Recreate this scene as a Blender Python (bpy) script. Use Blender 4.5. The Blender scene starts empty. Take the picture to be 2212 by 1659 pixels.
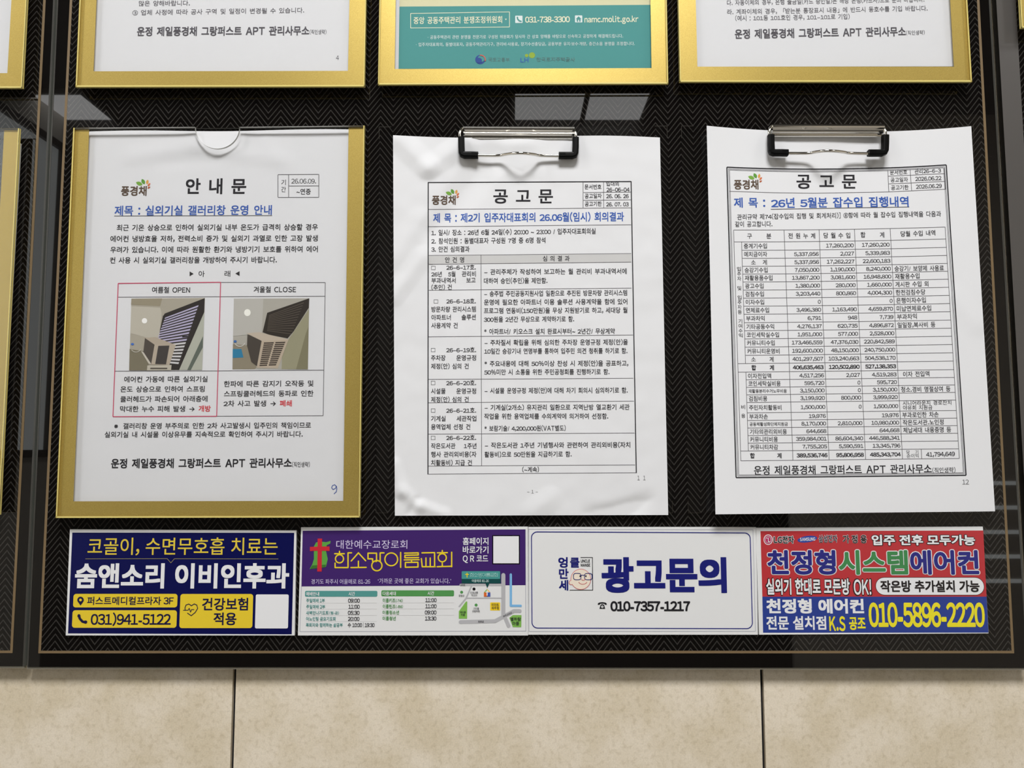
import bpy, bmesh, math, random
from mathutils import Vector, noise
random.seed(4)
S = bpy.context.scene
COL = S.collection

# ------------------------------------------------------------------ camera
F = 1600.0                      # focal length in pixels of the 2212 x 1659 frame
PITCH = math.radians(4.70)
CAMY, CAMZ, CX, CY = -0.594, 1.35, 1106.0, 829.5
cd = bpy.data.cameras.new('camera')
cam = bpy.data.objects.new('camera', cd); COL.objects.link(cam)
cam.location = (0, CAMY, CAMZ)
cam.rotation_euler = (math.pi/2 + PITCH, 0, 0)
cd.sensor_fit = 'HORIZONTAL'; cd.sensor_width = 36; cd.lens = F/2212*36
cd.clip_start = 0.01; cd.clip_end = 50
S.camera = cam
# ------------------------------------------------------------------ world, exposure
w = bpy.data.worlds.new('room_air'); S.world = w; w.use_nodes = True
w.node_tree.nodes['Background'].inputs[0].default_value = (.80, .90, 1, 1)
w.node_tree.nodes['Background'].inputs[1].default_value = 0.12
S.view_settings.view_transform = 'Standard'; S.view_settings.look = 'None'
S.view_settings.exposure = 0.10; S.view_settings.gamma = 1.0
S.view_settings.use_curve_mapping = False
# ------------------------------------------------------------------ lamps
CEIL = 2.8
def area(name, loc, sx, sy, watts, col):
    l = bpy.data.lights.new(name, 'AREA'); l.shape = 'RECTANGLE'; l.size = sx; l.size_y = sy
    l.energy = watts; l.color = col
    o = bpy.data.objects.new(name, l); COL.objects.link(o); o.location = loc
    return o
area('lamp_light', (0.06, -1.15, CEIL-.03), .62, .5, 36, (1, .992, .98))
area('lamp_light', (-1.45, -1.0, CEIL-.03), .4, .4, 9, (1, .985, .97))  # unseen lamp added to brighten the left side wall
area('lamp_light', (1.55, -1.0, CEIL-.03), .4, .4, 6, (1, .985, .97))  # its counterpart, added for the right side wall

# ------------------------------------------------------------------ helpers
SP, CP = math.sin(PITCH), math.cos(PITCH)
def ray(u, v):
    a, b = (u-CX)/F, -(v-CY)/F
    return Vector((a, CP - b*SP, SP + b*CP))
def P(u, v, d):                 # the point in plane y = -d (d metres off the wall) that the photo shows at u, v
    r = ray(u, v)
    t = (-d - CAMY)/r.y
    return Vector((r.x*t, -d, CAMZ + r.z*t))
MM = 0.001
D_BOARD = 10*MM

def lin(c):
    return tuple(((x/255)/12.92 if x/255 <= .04045 else ((x/255+.055)/1.055)**2.4) for x in c)
MATS = {}
def M(name, rgb, rough=.6, metal=0., spec=.5, k=1.06, emit=0):
    if name in MATS: return MATS[name]
    m = bpy.data.materials.new(name); m.use_nodes = True
    b = m.node_tree.nodes['Principled BSDF']
    c = [min(.95, x*k) for x in lin(rgb)]+[1]
    b.inputs['Base Color'].default_value = c
    b.inputs['Roughness'].default_value = rough
    b.inputs['Metallic'].default_value = metal
    b.inputs['Specular IOR Level'].default_value = spec
    if emit:
        b.inputs['Emission Color'].default_value = c; b.inputs['Emission Strength'].default_value = emit
    m.diffuse_color = c
    MATS[name] = m
    return m
def ink(rgb, gloss=False):
    return M('ink_%d_%d_%d%s' % (*rgb, '_film' if gloss else ''), rgb, .25 if gloss else .7, 0, .4 if gloss else .15)

def thing(name, label, cat, loc, group=None):
    o = bpy.data.objects.new(name, None); COL.objects.link(o)
    o.location = loc; o.empty_display_size = .02
    o['label'] = label; o['category'] = cat
    if group: o['group'] = group
    return o
def world_loc(o):
    v = Vector((0, 0, 0))
    while o: v += o.location; o = o.parent
    return v
def mesh(name, verts, faces, mats, parent=None, mi=None, smooth=False, label=None, origin=None):
    me = bpy.data.meshes.new(name)
    off = world_loc(parent) if parent else Vector(origin or (0, 0, 0))
    me.from_pydata([tuple(Vector(v)-off) for v in verts], [], faces)
    for m in mats: me.materials.append(m)
    if mi: me.polygons.foreach_set('material_index', mi)
    if smooth: me.polygons.foreach_set('use_smooth', [True]*len(me.polygons))
    me.update()
    o = bpy.data.objects.new(name, me); COL.objects.link(o)
    if parent: o.parent = parent
    else: o.location = off
    if label: o['label'] = label
    return o
def structure(o):
    o['kind'] = 'structure'; return o

# ---- text outlines (built-in font)
_tc = bpy.data.curves.new('glyphs', 'FONT'); _to = bpy.data.objects.new('glyphs', _tc)
COL.objects.link(_to); _tc.resolution_u = 4
_cache = {}
def form(c):                    # latin letters and digits are taken from the same family as the hangul
    return chr(ord(c)+0xFEE0) if '!' <= c <= '~' and c not in '-*~/' else c
def load_glyphs(cs):            # every character sits on its own line of one text body
    cs = sorted(c for c in cs if c != ' ')
    _tc.body = '\n'.join(form(c) for c in cs); _tc.space_line = 4
    dg = bpy.context.evaluated_depsgraph_get(); dg.update()
    e = _to.evaluated_get(dg); m = e.to_mesh()
    vs = [(v.co.x, v.co.y) for v in m.vertices]; row = [round(-(y-.3)/4) for _, y in vs]
    out = [([], [], {}) for _ in cs]
    for i, (x, y) in enumerate(vs):
        o = out[row[i]]; o[2][i] = len(o[0]); o[0].append((x, y+4*row[i]))
    for p in m.polygons:
        o = out[row[p.vertices[0]]]; o[1].append([o[2][k] for k in p.vertices])
    e.to_mesh_clear()
    for c, o in zip(cs, out):
        a0 = min(x for x, _ in o[0]); a1 = max(x for x, _ in o[0])
        if c in '0123456789': adv = .555
        elif c in '.,': adv = .28
        elif '!' <= c <= '~' or c in '‘’·–': adv = a1-a0+.12
        else: adv = None
        v = o[0] if adv is None else [(x-(a0+a1)/2+adv/2, y) for x, y in o[0]]
        _cache[c] = (v, o[1], .92 if adv is None else adv)
def glyphs(t, space, low):      # low: the low wide figures of the notice sheets
    V, Fc, x = [], [], 0
    for c in t:
        if c == ' ': x += space; continue
        v, f, adv = _cache[c]; b = len(V); kx, ky = (1.12, .84) if low and c in '0123456789' else (1, 1)
        V += [(x+p*kx, y*ky+(.02 if kx > 1 else 0)) for p, y in v]; Fc += [[b+i for i in q] for q in f]; x += adv*kx
    return V, Fc
def shifts(b, square):          # copies of a stroke that together make it bolder by b
    if b <= 0: return [(0, 0)]
    if square: return ([(0, 0)] if b > .02 else [])+[(a*b, c*b) for a in (-1, 1) for c in (-1, 1)]+([(b, 0), (-b, 0), (0, b), (0, -b)] if b > .02 else [])
    return [(0, 0)]+[(b*math.cos(k*math.pi/6), b*math.sin(k*math.pi/6)) for k in range(12)]
QUEUE = []

class Surf:                     # a surface d metres off the wall, with relief h(u, v)
    def __init__(s, d, h=None): s.d, s.h = d, h
    def __call__(s, u, v, lift=0):
        return P(u, v, s.d + lift + (s.h(u, v) if s.h else 0))

LEAN = 5.14e-5
class Print:                    # collects flat printed shapes lying on a Surf; coordinates in a crop (ox, oy, scale)
    def __init__(s, surf, lift=.12*MM):
        s.S, s.l = surf, lift; s.v = []; s.f = []; s.m = []; s.mats = []; s.q = []; s.pc = 0; s.sp = .42 if surf.d > 14*MM else .28; s.crop(0, 0, 1)
    def crop(s, ox, oy, k): s.o = (ox, oy, k); return s
    def px(s, p): return (s.o[0]+p[0]/s.o[2], s.o[1]+p[1]/s.o[2])
    def mat(s, m):
        if m not in s.mats: s.mats.append(m)
        return s.mats.index(m)
    def add(s, pts, faces, m, up=0, raw=False):
        b = len(s.v); i = s.mat(m)
        for p in pts:
            q = p if raw else s.px(p)
            s.v.append(s.S(q[0], q[1], s.l + up*.07*MM))
        for f in faces: s.f.append([b+x for x in f]); s.m.append(i)
    def poly(s, pts, m, up=0): s.add(pts, [list(range(len(pts)))[::-1]], m, up)
    def shear(s, x, y):         # vertical edges lean with the photo's perspective
        return (s.px((x, y))[0]-1090)*LEAN
    def rect(s, x0, y0, x1, y1, m, up=0, r=0):
        ym = (y0+y1)/2; pts = []
        if r == 0: pts = [(x0, y0), (x1, y0), (x1, y1), (x0, y1)]
        else:
            for cx, cy, a in ((x1-r, y0+r, -90), (x1-r, y1-r, 0), (x0+r, y1-r, 90), (x0+r, y0+r, 180)):
                for k in range(7):
                    t = math.radians(a+k*15); pts.append((cx+r*math.cos(t), cy+r*math.sin(t)))
        s.poly([(x+s.shear(x, y)*(y-ym), y) for x, y in pts], m, up)
    def ell(s, cx, cy, rx, ry, m, up=0, rot=0, n=24, leaf=False):
        c, q = math.cos(math.radians(rot)), math.sin(math.radians(rot)); pts = []
        for k in range(n):
            t = 2*math.pi*k/n; x, y = rx*math.cos(t), ry*math.sin(t)
            if leaf: y *= (1-abs(math.cos(t))**3*.8)
            pts.append((cx+x*c-y*q, cy+x*q+y*c))
        s.poly(pts, m, up)
    def line(s, a, b, w, m, up=0):
        L = math.hypot(b[0]-a[0], b[1]-a[1]); n = max(1, int(L/s.o[2]/10))
        nx, ny = -(b[1]-a[1])/L*w/2, (b[0]-a[0])/L*w/2; pts = []; fs = []
        for k in range(n+1):
            t = k/n; x, y = a[0]+(b[0]-a[0])*t, a[1]+(b[1]-a[1])*t
            pts += [(x-nx, y-ny), (x+nx, y+ny)]
            if k: fs.append([2*k-2, 2*k-1, 2*k+1, 2*k])
        s.add(pts, fs, m, up)
    def path(s, pts, w, m, up=0, close=False):
        if close: pts = list(pts)+[pts[0]]
        for a, b in zip(pts, pts[1:]): s.pc += 1; s.line(a, b, w, m, up+.12*(s.pc % 4))
        for p in pts: s.pc += 1; s.ell(p[0], p[1], w/2, w/2, m, up+.5+.12*(s.pc % 11), n=10)
    def arc(s, cx, cy, rx, ry, a0, a1, w, m, up=0, n=16):
        s.path([(cx+rx*math.cos(math.radians(a0+(a1-a0)*k/n)), cy+ry*math.sin(math.radians(a0+(a1-a0)*k/n))) for k in range(n+1)], w, m, up)
    def text(s, t, x0, x1, yl, h, m, yr=None, b=0., up=0, align=None, sq=True):
        """ink spans x0..x1, centre line yl (yr at its right end), h = height of a hangul block"""
        s.q.append((s.o, (t, x0, x1, yl, h, m, yr, b, up, align, sq)))
    def set_text(s, t, x0, x1, yl, h, m, yr, b, up, align, sq):
        if s.S.d > 14*MM and t[:4] != '031-' and t[:5] != '· 공동주': t = t.replace('-', '–')
        vs, fs = glyphs(t, s.sp, s.S.d > 14*MM and t[:4] != '031-')
        sh = shifts(b, sq); g = b
        em = h/.89
        a0 = min(v[0] for v in vs)-g; a1 = max(v[0] for v in vs)+g
        if x1 is None: x1 = x0+(a1-a0)*em
        if align == 'R': x0, x1 = x0-(a1-a0)*em*.93, x0
        if align == 'C': c = (a1-a0)*em*.93/2; x0, x1 = x0-c, x0+c
        yr = yl if yr is None else yr
        k = (x1-x0)/max(1e-6, a1-a0)
        for n, (sx, sy) in enumerate(sh):
          pts = []
          for x, y in vs:
            x += sx; y += sy
            xx = x0+(x-a0)*k; f = (xx-x0)/max(1e-6, x1-x0); dy = -(y-.375)*em
            yy = yl+(yr-yl)*f+dy
            pts.append((xx+s.shear(xx, yl)*dy, yy))
          s.add(pts, fs, m, up+n*.14)
    def build(s, name, parent, label=None): QUEUE.append((s, name, parent, label))
    def finish(s, name, parent, label):
        for o, a in s.q: s.o = o; s.set_text(*a)
        return mesh(name, s.v, s.f, s.mats, parent, s.m, label=label)

def extrude(pts, d1, d0, mf, ms, smooth=False):      # polygon given in photo pixels at depth d1, taken straight back to d0
    fr = [P(u, v, d1) for u, v in pts]
    bk = [Vector((p.x, -d0, p.z)) for p in fr]
    n = len(pts)
    faces = [list(range(n))[::-1], [n+i for i in range(n)]]; mi = [mf, mf]
    for i in range(n):
        j = (i+1) % n; faces.append([i, j, n+j, n+i]); mi.append(ms)
    return fr+bk, faces, mi
def merge(parts):
    V, Fc, I = [], [], []
    for v, f, i in parts:
        b = len(V); V += v; Fc += [[x+b for x in q] for q in f]; I += i
    return V, Fc, I
def box(x0, y0, z0, x1, y1, z1):
    v = [Vector(p) for p in ((x0,y0,z0),(x1,y0,z0),(x1,y1,z0),(x0,y1,z0),(x0,y0,z1),(x1,y0,z1),(x1,y1,z1),(x0,y1,z1))]
    f = [[0,3,2,1],[4,5,6,7],[0,1,5,4],[1,2,6,5],[2,3,7,6],[3,0,4,7]]
    return v, f, [0]*6
def tube(path, r, n=10, squash=None):
    V, Fc = [], []
    for i, p in enumerate(path):
        t = (path[min(i+1, len(path)-1)]-path[max(i-1, 0)]).normalized()
        a = t.cross(Vector((0, 1, 0)))
        if a.length < .05: a = t.cross(Vector((1, 0, 0)))
        a.normalize(); c = t.cross(a).normalized()
        for k in range(n):
            w = 2*math.pi*k/n; x, y = math.cos(w), math.sin(w)
            if squash:          # rounded square section
                q = (abs(x)**squash+abs(y)**squash)**(-1/squash); x, y = x*q, y*q
            V.append(p+(a*x+c*y)*r)
        if i:
            for k in range(n):
                j = (k+1) % n; Fc.append([(i-1)*n+k, (i-1)*n+j, i*n+j, i*n+k])
    Fc.append(list(range(n))[::-1]); Fc.append([(len(path)-1)*n+k for k in range(n)])
    return V, Fc
def smooth_path(pts, n=6):      # Catmull-Rom
    out = []
    for i in range(len(pts)-1):
        p0, p1, p2, p3 = pts[max(i-1, 0)], pts[i], pts[i+1], pts[min(i+2, len(pts)-1)]
        for k in range(n):
            t = k/n
            out.append(.5*((2*p1)+(p2-p0)*t+(2*p0-5*p1+4*p2-p3)*t*t+(3*p1-p0-3*p2+p3)*t**3))
    return out+[pts[-1]]

# ------------------------------------------------------------------ materials with nodes
def nodes(m): return m.node_tree.nodes, m.node_tree.links, m.node_tree.nodes['Principled BSDF']
def mth(N, L, op, a, b=None):
    n = N.new('ShaderNodeMath'); n.operation = op
    for i, x in enumerate((a, b)):
        if x is None: continue
        if isinstance(x, (int, float)): n.inputs[i].default_value = x
        else: L.new(x, n.inputs[i])
    return n.outputs[0]

paper_m = M('white_paper', (220, 221, 224), .75, 0, .15)
def make_gold():
    m = M('gold_metal_flake_paint', (196, 162, 58), .42, .55, .5)
    N, L, b = nodes(m)
    tc = N.new('ShaderNodeTexCoord'); no = N.new('ShaderNodeTexNoise'); no.inputs['Scale'].default_value = 3200
    no.inputs['Detail'].default_value = 2
    L.new(tc.outputs['Object'], no.inputs['Vector'])
    r = N.new('ShaderNodeValToRGB')
    r.color_ramp.elements[0].position = .35; r.color_ramp.elements[0].color = (.46, .33, .07, 1)
    r.color_ramp.elements[1].position = .72; r.color_ramp.elements[1].color = (.69, .52, .15, 1)
    L.new(no.outputs['Fac'], r.inputs[0]); L.new(r.outputs[0], b.inputs['Base Color'])
    bp = N.new('ShaderNodeBump'); bp.inputs['Strength'].default_value = .12; bp.inputs['Distance'].default_value = .0002
    L.new(no.outputs['Fac'], bp.inputs['Height']); L.new(bp.outputs[0], b.inputs['Normal'])
    return m
gold_m = make_gold()
def make_clear():
    m = bpy.data.materials.new('clear_acrylic'); m.use_nodes = True
    N, L = m.node_tree.nodes, m.node_tree.links; N.remove(N['Principled BSDF'])
    t = N.new('ShaderNodeBsdfTransparent'); t.inputs[0].default_value = (.99, .99, .99, 1)
    g = N.new('ShaderNodeBsdfGlossy'); g.inputs['Roughness'].default_value = .03
    lw = N.new('ShaderNodeLayerWeight')
    class fr: outputs = [mth(N, L, 'ADD', mth(N, L, 'MULTIPLY', mth(N, L, 'POWER', lw.outputs['Facing'], 5), .9), .03)]
    mx = N.new('ShaderNodeMixShader')
    L.new(fr.outputs[0], mx.inputs[0]); L.new(t.outputs[0], mx.inputs[1]); L.new(g.outputs[0], mx.inputs[2])
    L.new(mx.outputs[0], N['Material Output'].inputs[0])
    m.diffuse_color = (.9, .95, .95, .3)
    return m
clear_m = make_clear()
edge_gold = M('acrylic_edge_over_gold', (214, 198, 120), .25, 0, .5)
edge_clear = M('acrylic_edge', (176, 176, 170), .25, 0, .5)
edge_glass = M('glass_edge', (104, 106, 100), .3, 0, .5)
black_m = M('black_back_painted_glass', (14, 12, 11), .015, 0, .5)
line_m = M('bronze_inlay', (118, 99, 72), .35, 0, .4)
chrome_m = M('chrome', (215, 212, 205), .12, 1, .5)
rubber_m = M('black_plastic', (3, 3, 3), .45, 0, .12)
dark_plastic = M('dark_plate', (12, 11, 10), .3, 0, .4)

def make_chevron():
    m = M('chevron_printed_glass', (18, 16, 14), .015, 0, .5)
    N, L, b = nodes(m)
    g = N.new('ShaderNodeNewGeometry'); sx = N.new('ShaderNodeSeparateXYZ')
    L.new(g.outputs['Position'], sx.inputs[0])
    pk = P(876.7, 211, D_BOARD); pk2 = P(931.7, 211, D_BOARD)
    per = CHEV_PER; pitch = CHEV_PITCH; slope = 1.28
    dx = mth(N, L, 'PINGPONG', mth(N, L, 'ADD', mth(N, L, 'SUBTRACT', sx.outputs[0], pk.x), per*40), per/2)
    zz = mth(N, L, 'ADD', mth(N, L, 'SUBTRACT', sx.outputs[2], pk.z), mth(N, L, 'MULTIPLY', dx, slope))
    fr = mth(N, L, 'FRACT', mth(N, L, 'ADD', mth(N, L, 'DIVIDE', zz, pitch), 200.12))
    on = mth(N, L, 'LESS_THAN', fr, .23)
    mx = N.new('ShaderNodeMix'); mx.data_type = 'RGBA'
    L.new(on, mx.inputs[0])
    mx.inputs[6].default_value = lin((13, 11, 10))+(1,); mx.inputs[7].default_value = lin((54, 52, 50))+(1,)
    L.new(mx.outputs[2], b.inputs['Base Color'])
    return m
CHEV_PER = (P(344, 1391, D_BOARD).x-P(115.2, 1391, D_BOARD).x)/4
CHEV_PITCH = (P(1499, 1072, D_BOARD).z-P(1500, 1116.3, D_BOARD).z)/3
chev_m = make_chevron()

def make_stone():
    m = M('beige_stone_tile', (206, 193, 170), .45, 0, .35)
    N, L, b = nodes(m)
    tc = N.new('ShaderNodeTexCoord')
    n1 = N.new('ShaderNodeTexNoise'); n1.inputs['Scale'].default_value = 22; n1.inputs['Detail'].default_value = 8; n1.inputs['Roughness'].default_value = .62
    n2 = N.new('ShaderNodeTexNoise'); n2.inputs['Scale'].default_value = 260; n2.inputs['Detail'].default_value = 6
    n3 = N.new('ShaderNodeTexNoise'); n3.inputs['Scale'].default_value = 900; n3.inputs['Detail'].default_value = 1
    for n in (n1, n2, n3): L.new(tc.outputs['Object'], n.inputs['Vector'])
    r1 = N.new('ShaderNodeValToRGB'); e = r1.color_ramp.elements
    e[0].position = .40; e[0].color = lin((215, 202, 178))+(1,)
    e[1].position = .60; e[1].color = lin((229, 218, 200))+(1,)
    L.new(n1.outputs['Fac'], r1.inputs[0])
    r2 = N.new('ShaderNodeValToRGB'); e = r2.color_ramp.elements
    e[0].position = .30; e[0].color = (.88, .86, .82, 1); e[1].position = .50; e[1].color = (1.02, 1.02, 1.02, 1)
    L.new(n2.outputs['Fac'], r2.inputs[0])
    r3 = N.new('ShaderNodeValToRGB'); e = r3.color_ramp.elements
    e[0].position = .3; e[0].color = (.93, .93, .92, 1); e[1].position = .7; e[1].color = (1.04, 1.04, 1.04, 1)
    L.new(n3.outputs['Fac'], r3.inputs[0])
    cur = r1.outputs[0]
    for q in (r2, r3):
        mx = N.new('ShaderNodeMix'); mx.data_type = 'RGBA'; mx.blend_type = 'MULTIPLY'; mx.inputs[0].default_value = 1
        L.new(cur, mx.inputs[6]); L.new(q.outputs[0], mx.inputs[7]); cur = mx.outputs[2]
    L.new(cur, b.inputs['Base Color'])
    return m
stone_m = make_stone()
grout_m = M('dark_joint', (16, 14, 18), .8)

# ------------------------------------------------------------------ the setting
XL, XR, YF = -1.97, 2.45, -2.6
ja, jb = P(504, 1540, 0).x, P(1648, 1540, 0).x
tw = jb-ja; half = 1.3*MM
parts = [box(XL, 0.004, 0, XR, .10, CEIL)]; parts[0] = (parts[0][0], parts[0][1], [1]*6)
k0 = math.floor((XL-ja)/tw)
for k in range(k0, int((XR-ja)/tw)+1):
    a, b = max(XL, ja+k*tw+half), min(XR, ja+(k+1)*tw-half)
    for z0, z1 in ((0, .598), (.6, 1.798), (1.8, CEIL)):
        parts.append(box(a, 0, z0, b, .004, z1))
V, Fc, I = merge(parts)
structure(mesh('wall_back', V, Fc, [stone_m, grout_m], mi=I))
V, Fc, I = box(XL, YF, -.05, XR, .1, 0); structure(mesh('floor', V, Fc, [M('grey_floor_stone', (150, 147, 142), .3)]))
V, Fc, I = box(XL, YF, CEIL, XR, .1, CEIL+.05); structure(mesh('ceiling', V, Fc, [M('grey_ceiling', (74, 73, 72), .8)]))
V, Fc, I = box(XL, YF-.1, 0, XR, YF, CEIL); structure(mesh('wall_front', V, Fc, [M('brown_wall_stone', (62, 59, 55), .5)]))
V, Fc, I = box(XL-.1, YF, 0, XL, .1, CEIL); structure(mesh('wall_left', V, Fc, [M('pale_wall', (225, 220, 210), .7)]))
V, Fc, I = box(XR, YF, 0, XR+.1, .1, CEIL); structure(mesh('wall_right', V, Fc, [MATS['pale_wall']]))
def window(name, x, y0, y1, z0, z1, glow, slats=0):       # glowing pane added in a side wall so the first board mirrors it
    s = 1 if x > 0 else -1; xa, xb = sorted((x-s*.03, x+s*.002)); e = .03
    prs = [box(xa, y0, z0, xb, y0+e, z1), box(xa, y1-e, z0, xb, y1, z1), box(xa, y0, z0, xb, y1, z0+e), box(xa, y0, z1-e, xb, y1, z1)]
    if slats:
        h = (z1-z0)/slats
        prs += [box(xa, y0, z0+i*h+.013, xb, y1, z0+(i+1)*h) for i in range(slats)]
    n = len(prs); prs.append(box(x-s*.012, y0, z0, x-s*.006, y1, z1) if s < 0 else box(x-.012, y0, z0, x-.006, y1, z1))
    V, Fc, I = merge(prs); I = [1 if i >= n*6 else 0 for i in range(len(Fc))]
    structure(mesh(name, V, Fc, [M('window_frame_paint', (70, 66, 60), .5), M('glow_pane_%g' % glow, (238, 246, 255), .4, emit=glow)], mi=I))
window('added_glow_pane', XL, -2.56, -1.5, 1.3, 2.65, 1.15)
V, Fc, I = box(1.17, YF, 0, XR, YF+.02, CEIL); structure(mesh('trim_1', V, Fc, [M('pale_wall_panel', (205, 200, 192), .6)]))
def far(u, v):                  # where the far wall is seen mirrored in the board at photo point u, v
    r = ray(u, v); a = P(u, v, D_BOARD); t = (-D_BOARD-YF)/r.y
    return a.x+r.x*t, a.z+r.z*t
prs = []
for k in range(5):              # glowing strips added on the far wall, mirrored as stripes
    x0, z0 = far(2035, 1039+52.5*k); x1, z1 = far(2260, 1047+52.5*k)
    prs.append(box(x0, YF+.02, min(z0, z1), x1, YF+.024, max(z0, z1)))
V, Fc, I = merge(prs); structure(mesh('added_glow_strips', V, Fc, [M('glow_strip', (238, 246, 255), .4, emit=1.6)]))

def ceiling_light(x0, y0, x1, y1, strength, label):
    t = thing('ceiling_light', label, 'ceiling light', ((x0+x1)/2, (y0+y1)/2, CEIL-.02), 'ceiling lights')
    fm = M('lamp_frame', (150, 150, 150), .4)
    e = .015
    V, Fc, I = merge([box(x0-e, y0-e, CEIL-.02, x1+e, y0, CEIL), box(x0-e, y1, CEIL-.02, x1+e, y1+e, CEIL),
                      box(x0-e, y0, CEIL-.02, x0, y1, CEIL), box(x1, y0, CEIL-.02, x1+e, y1, CEIL)])
    mesh('frame', V, Fc, [fm], t)
    V, Fc, I = box(x0, y0, CEIL-.015, x1, y1, CEIL)
    mesh('diffuser', V, Fc, [M('lamp_diffuser_%g' % strength, (255, 250, 244), .6, emit=strength)], t)
ceiling_light(-.25, -1.40, .37, -.90, 2, 'square ceiling lamp nearest the notice boards')
ceiling_light(-1.65, -1.2, -1.25, -.8, 2, 'added square ceiling lamp washing the pale wall beyond the first board')  # fixtures of the two added wall-washing lamps, here and below
ceiling_light(1.35, -1.2, 1.75, -.8, 2, 'added square ceiling lamp washing the pale wall beyond the last board')
def mirror(u, v):               # where the ceiling is seen mirrored in the board at photo point u, v
    r = ray(u, v); a = P(u, v, D_BOARD); t = (CEIL-a.z)/r.z
    return a.x+r.x*t, -D_BOARD-r.y*t
ax, ay = mirror(1112, 292); bx, by = mirror(1268, 175); cx_, _ = mirror(1385, 240)
ceiling_light(ax, ay, ax+(cx_-ax)*.52, by, 2.8, 'dim ceiling panel lamp in the middle of the room, inner one of a pair')
ceiling_light(ax+(cx_-ax)*.56, ay, cx_, by, 2.8, 'dim ceiling panel lamp in the middle of the room, outer one of a pair')
ax, ay = mirror(60, 278); bx, by = mirror(175, 195)
ceiling_light(min(ax, bx), min(ay, by), max(ax, bx), max(ay, by), 3.0, 'dim ceiling panel lamp near the pale wall beyond the first board')

# ------------------------------------------------------------------ notice boards
def board(label, outer, inlay, chev, line_w=5.5, edge=None, group='black chevron notice boards'):
    """outer, inlay: photo quads (TL, TR, BR, BL); the glass slab, its bronze inlay and its printed field"""
    c = P((outer[2][0]+outer[3][0])/2, outer[2][1], D_BOARD)
    t = thing('notice_board', label, 'notice board', (c.x, -D_BOARD/2, c.z), group)
    V, Fc, I = extrude(outer, D_BOARD, 5*MM, 0, 1)
    mesh('glass_panel', V, Fc, [black_m, edge or edge_glass], t, I)
    V, Fc, I = extrude([(outer[0][0]+14, outer[0][1]+10), (outer[1][0]-14, outer[1][1]+10), (outer[2][0]-24, outer[2][1]-14), (outer[3][0]+24, outer[3][1]-14)], 5*MM, 0.2*MM, 0, 0)
    mesh('mounting_frame', V, Fc, [dark_plastic], t, I)
    (ax, ay), (bx, by) = outer[3], outer[2]
    V, Fc, I = extrude([(ax, ay), (bx, by), (bx, by+4), (ax, ay+4)], D_BOARD-1*MM, D_BOARD-3*MM, 0, 0)
    mesh('clear_lip', V, Fc, [M('clear_glass_lip', (150, 146, 134), .3)], t, I, label='pale clear glass lip')
    if inlay:
        p = Print(Surf(D_BOARD), .05*MM); p.poly(inlay, chev_m); p.build('chevron_field', t)
        p = Print(Surf(D_BOARD), .12*MM); w = line_w
        for a, b in zip(inlay, inlay[1:]+inlay[:1]): p.line(a, b, w, line_m)
        for q in inlay: p.rect(q[0]-w/2, q[1]-w/2, q[0]+w/2, q[1]+w/2, line_m, up=.3)
        p.build('inlay_line', t, 'thin bronze border line')
        p = Print(Surf(D_BOARD), .1*MM)
        p.line((outer[1][0]-2.2, outer[1][1]), (outer[2][0]-2.2, outer[2][1]), 4, M('glass_rim', (62, 61, 57), .2)); p.build('glass_rim', t); p = Print(Surf(D_BOARD), .1*MM); p.line((outer[0][0]+1.5, outer[0][1]), (outer[3][0]+1.5, outer[3][1]), 3, MATS['glass_rim'])
        p.build('glass_rim', t)
    return t
def ext(a, b, y):               # extend the line a-b to photo row y
    return (a[0]+(b[0]-a[0])*(y-a[1])/(b[1]-a[1]), y)
TOPY = -760
lo = ((123, 0), (58, 1441)); hi = ((2140, 0), (2222, 1443))
li = ((153.5, 0), (85.5, 1408.5)); ri = ((2113, 0), (2188, 1408.5))
board('large black chevron notice board with bronze border, the whole middle one',
      [ext(*lo, TOPY), ext(*hi, TOPY), hi[1], lo[1]], [ext(*li, TOPY+40), ext(*ri, TOPY+40), ri[1], li[1]], chev_m)
l2 = ((119, 0), (53, 1439)); l2i = ((96, 0), (24.5, 1408))
board('black chevron notice board cut off by the photo edge beside the clinic poster',
      [(-1500, TOPY), ext(*l2, TOPY), l2[1], (-1720, 1439)], [(-1440, TOPY+40), ext(*l2i, TOPY+40), l2i[1], (-1660, 1408)], chev_m)
r2 = ((2152, 0), (2236, 1443))
rb = board('black notice board beyond the dark gap, with a wide plain grey edge',
      [ext(*r2, TOPY), (3700, TOPY), (3900, 1443), r2[1]], None, chev_m, edge=dark_plastic)
p = Print(Surf(D_BOARD), .05*MM)
p.poly([ext((2152, 0), (2236, 1443), TOPY+5), ext((2194, 0), (2277, 1443), TOPY+5), (2277, 1442), (2236, 1442)], M('grey_satin_band', (84, 81, 79), .4, .2)); p.build('edge_band', rb, 'wide plain grey edge band'); p = Print(Surf(D_BOARD), .05*MM)
p.poly([ext((2194, 0), (2275, 1400), TOPY+40), (3640, TOPY+40), (3850, 1408), (2275, 1400)], chev_m); p.build('chevron_field', rb)

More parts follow.
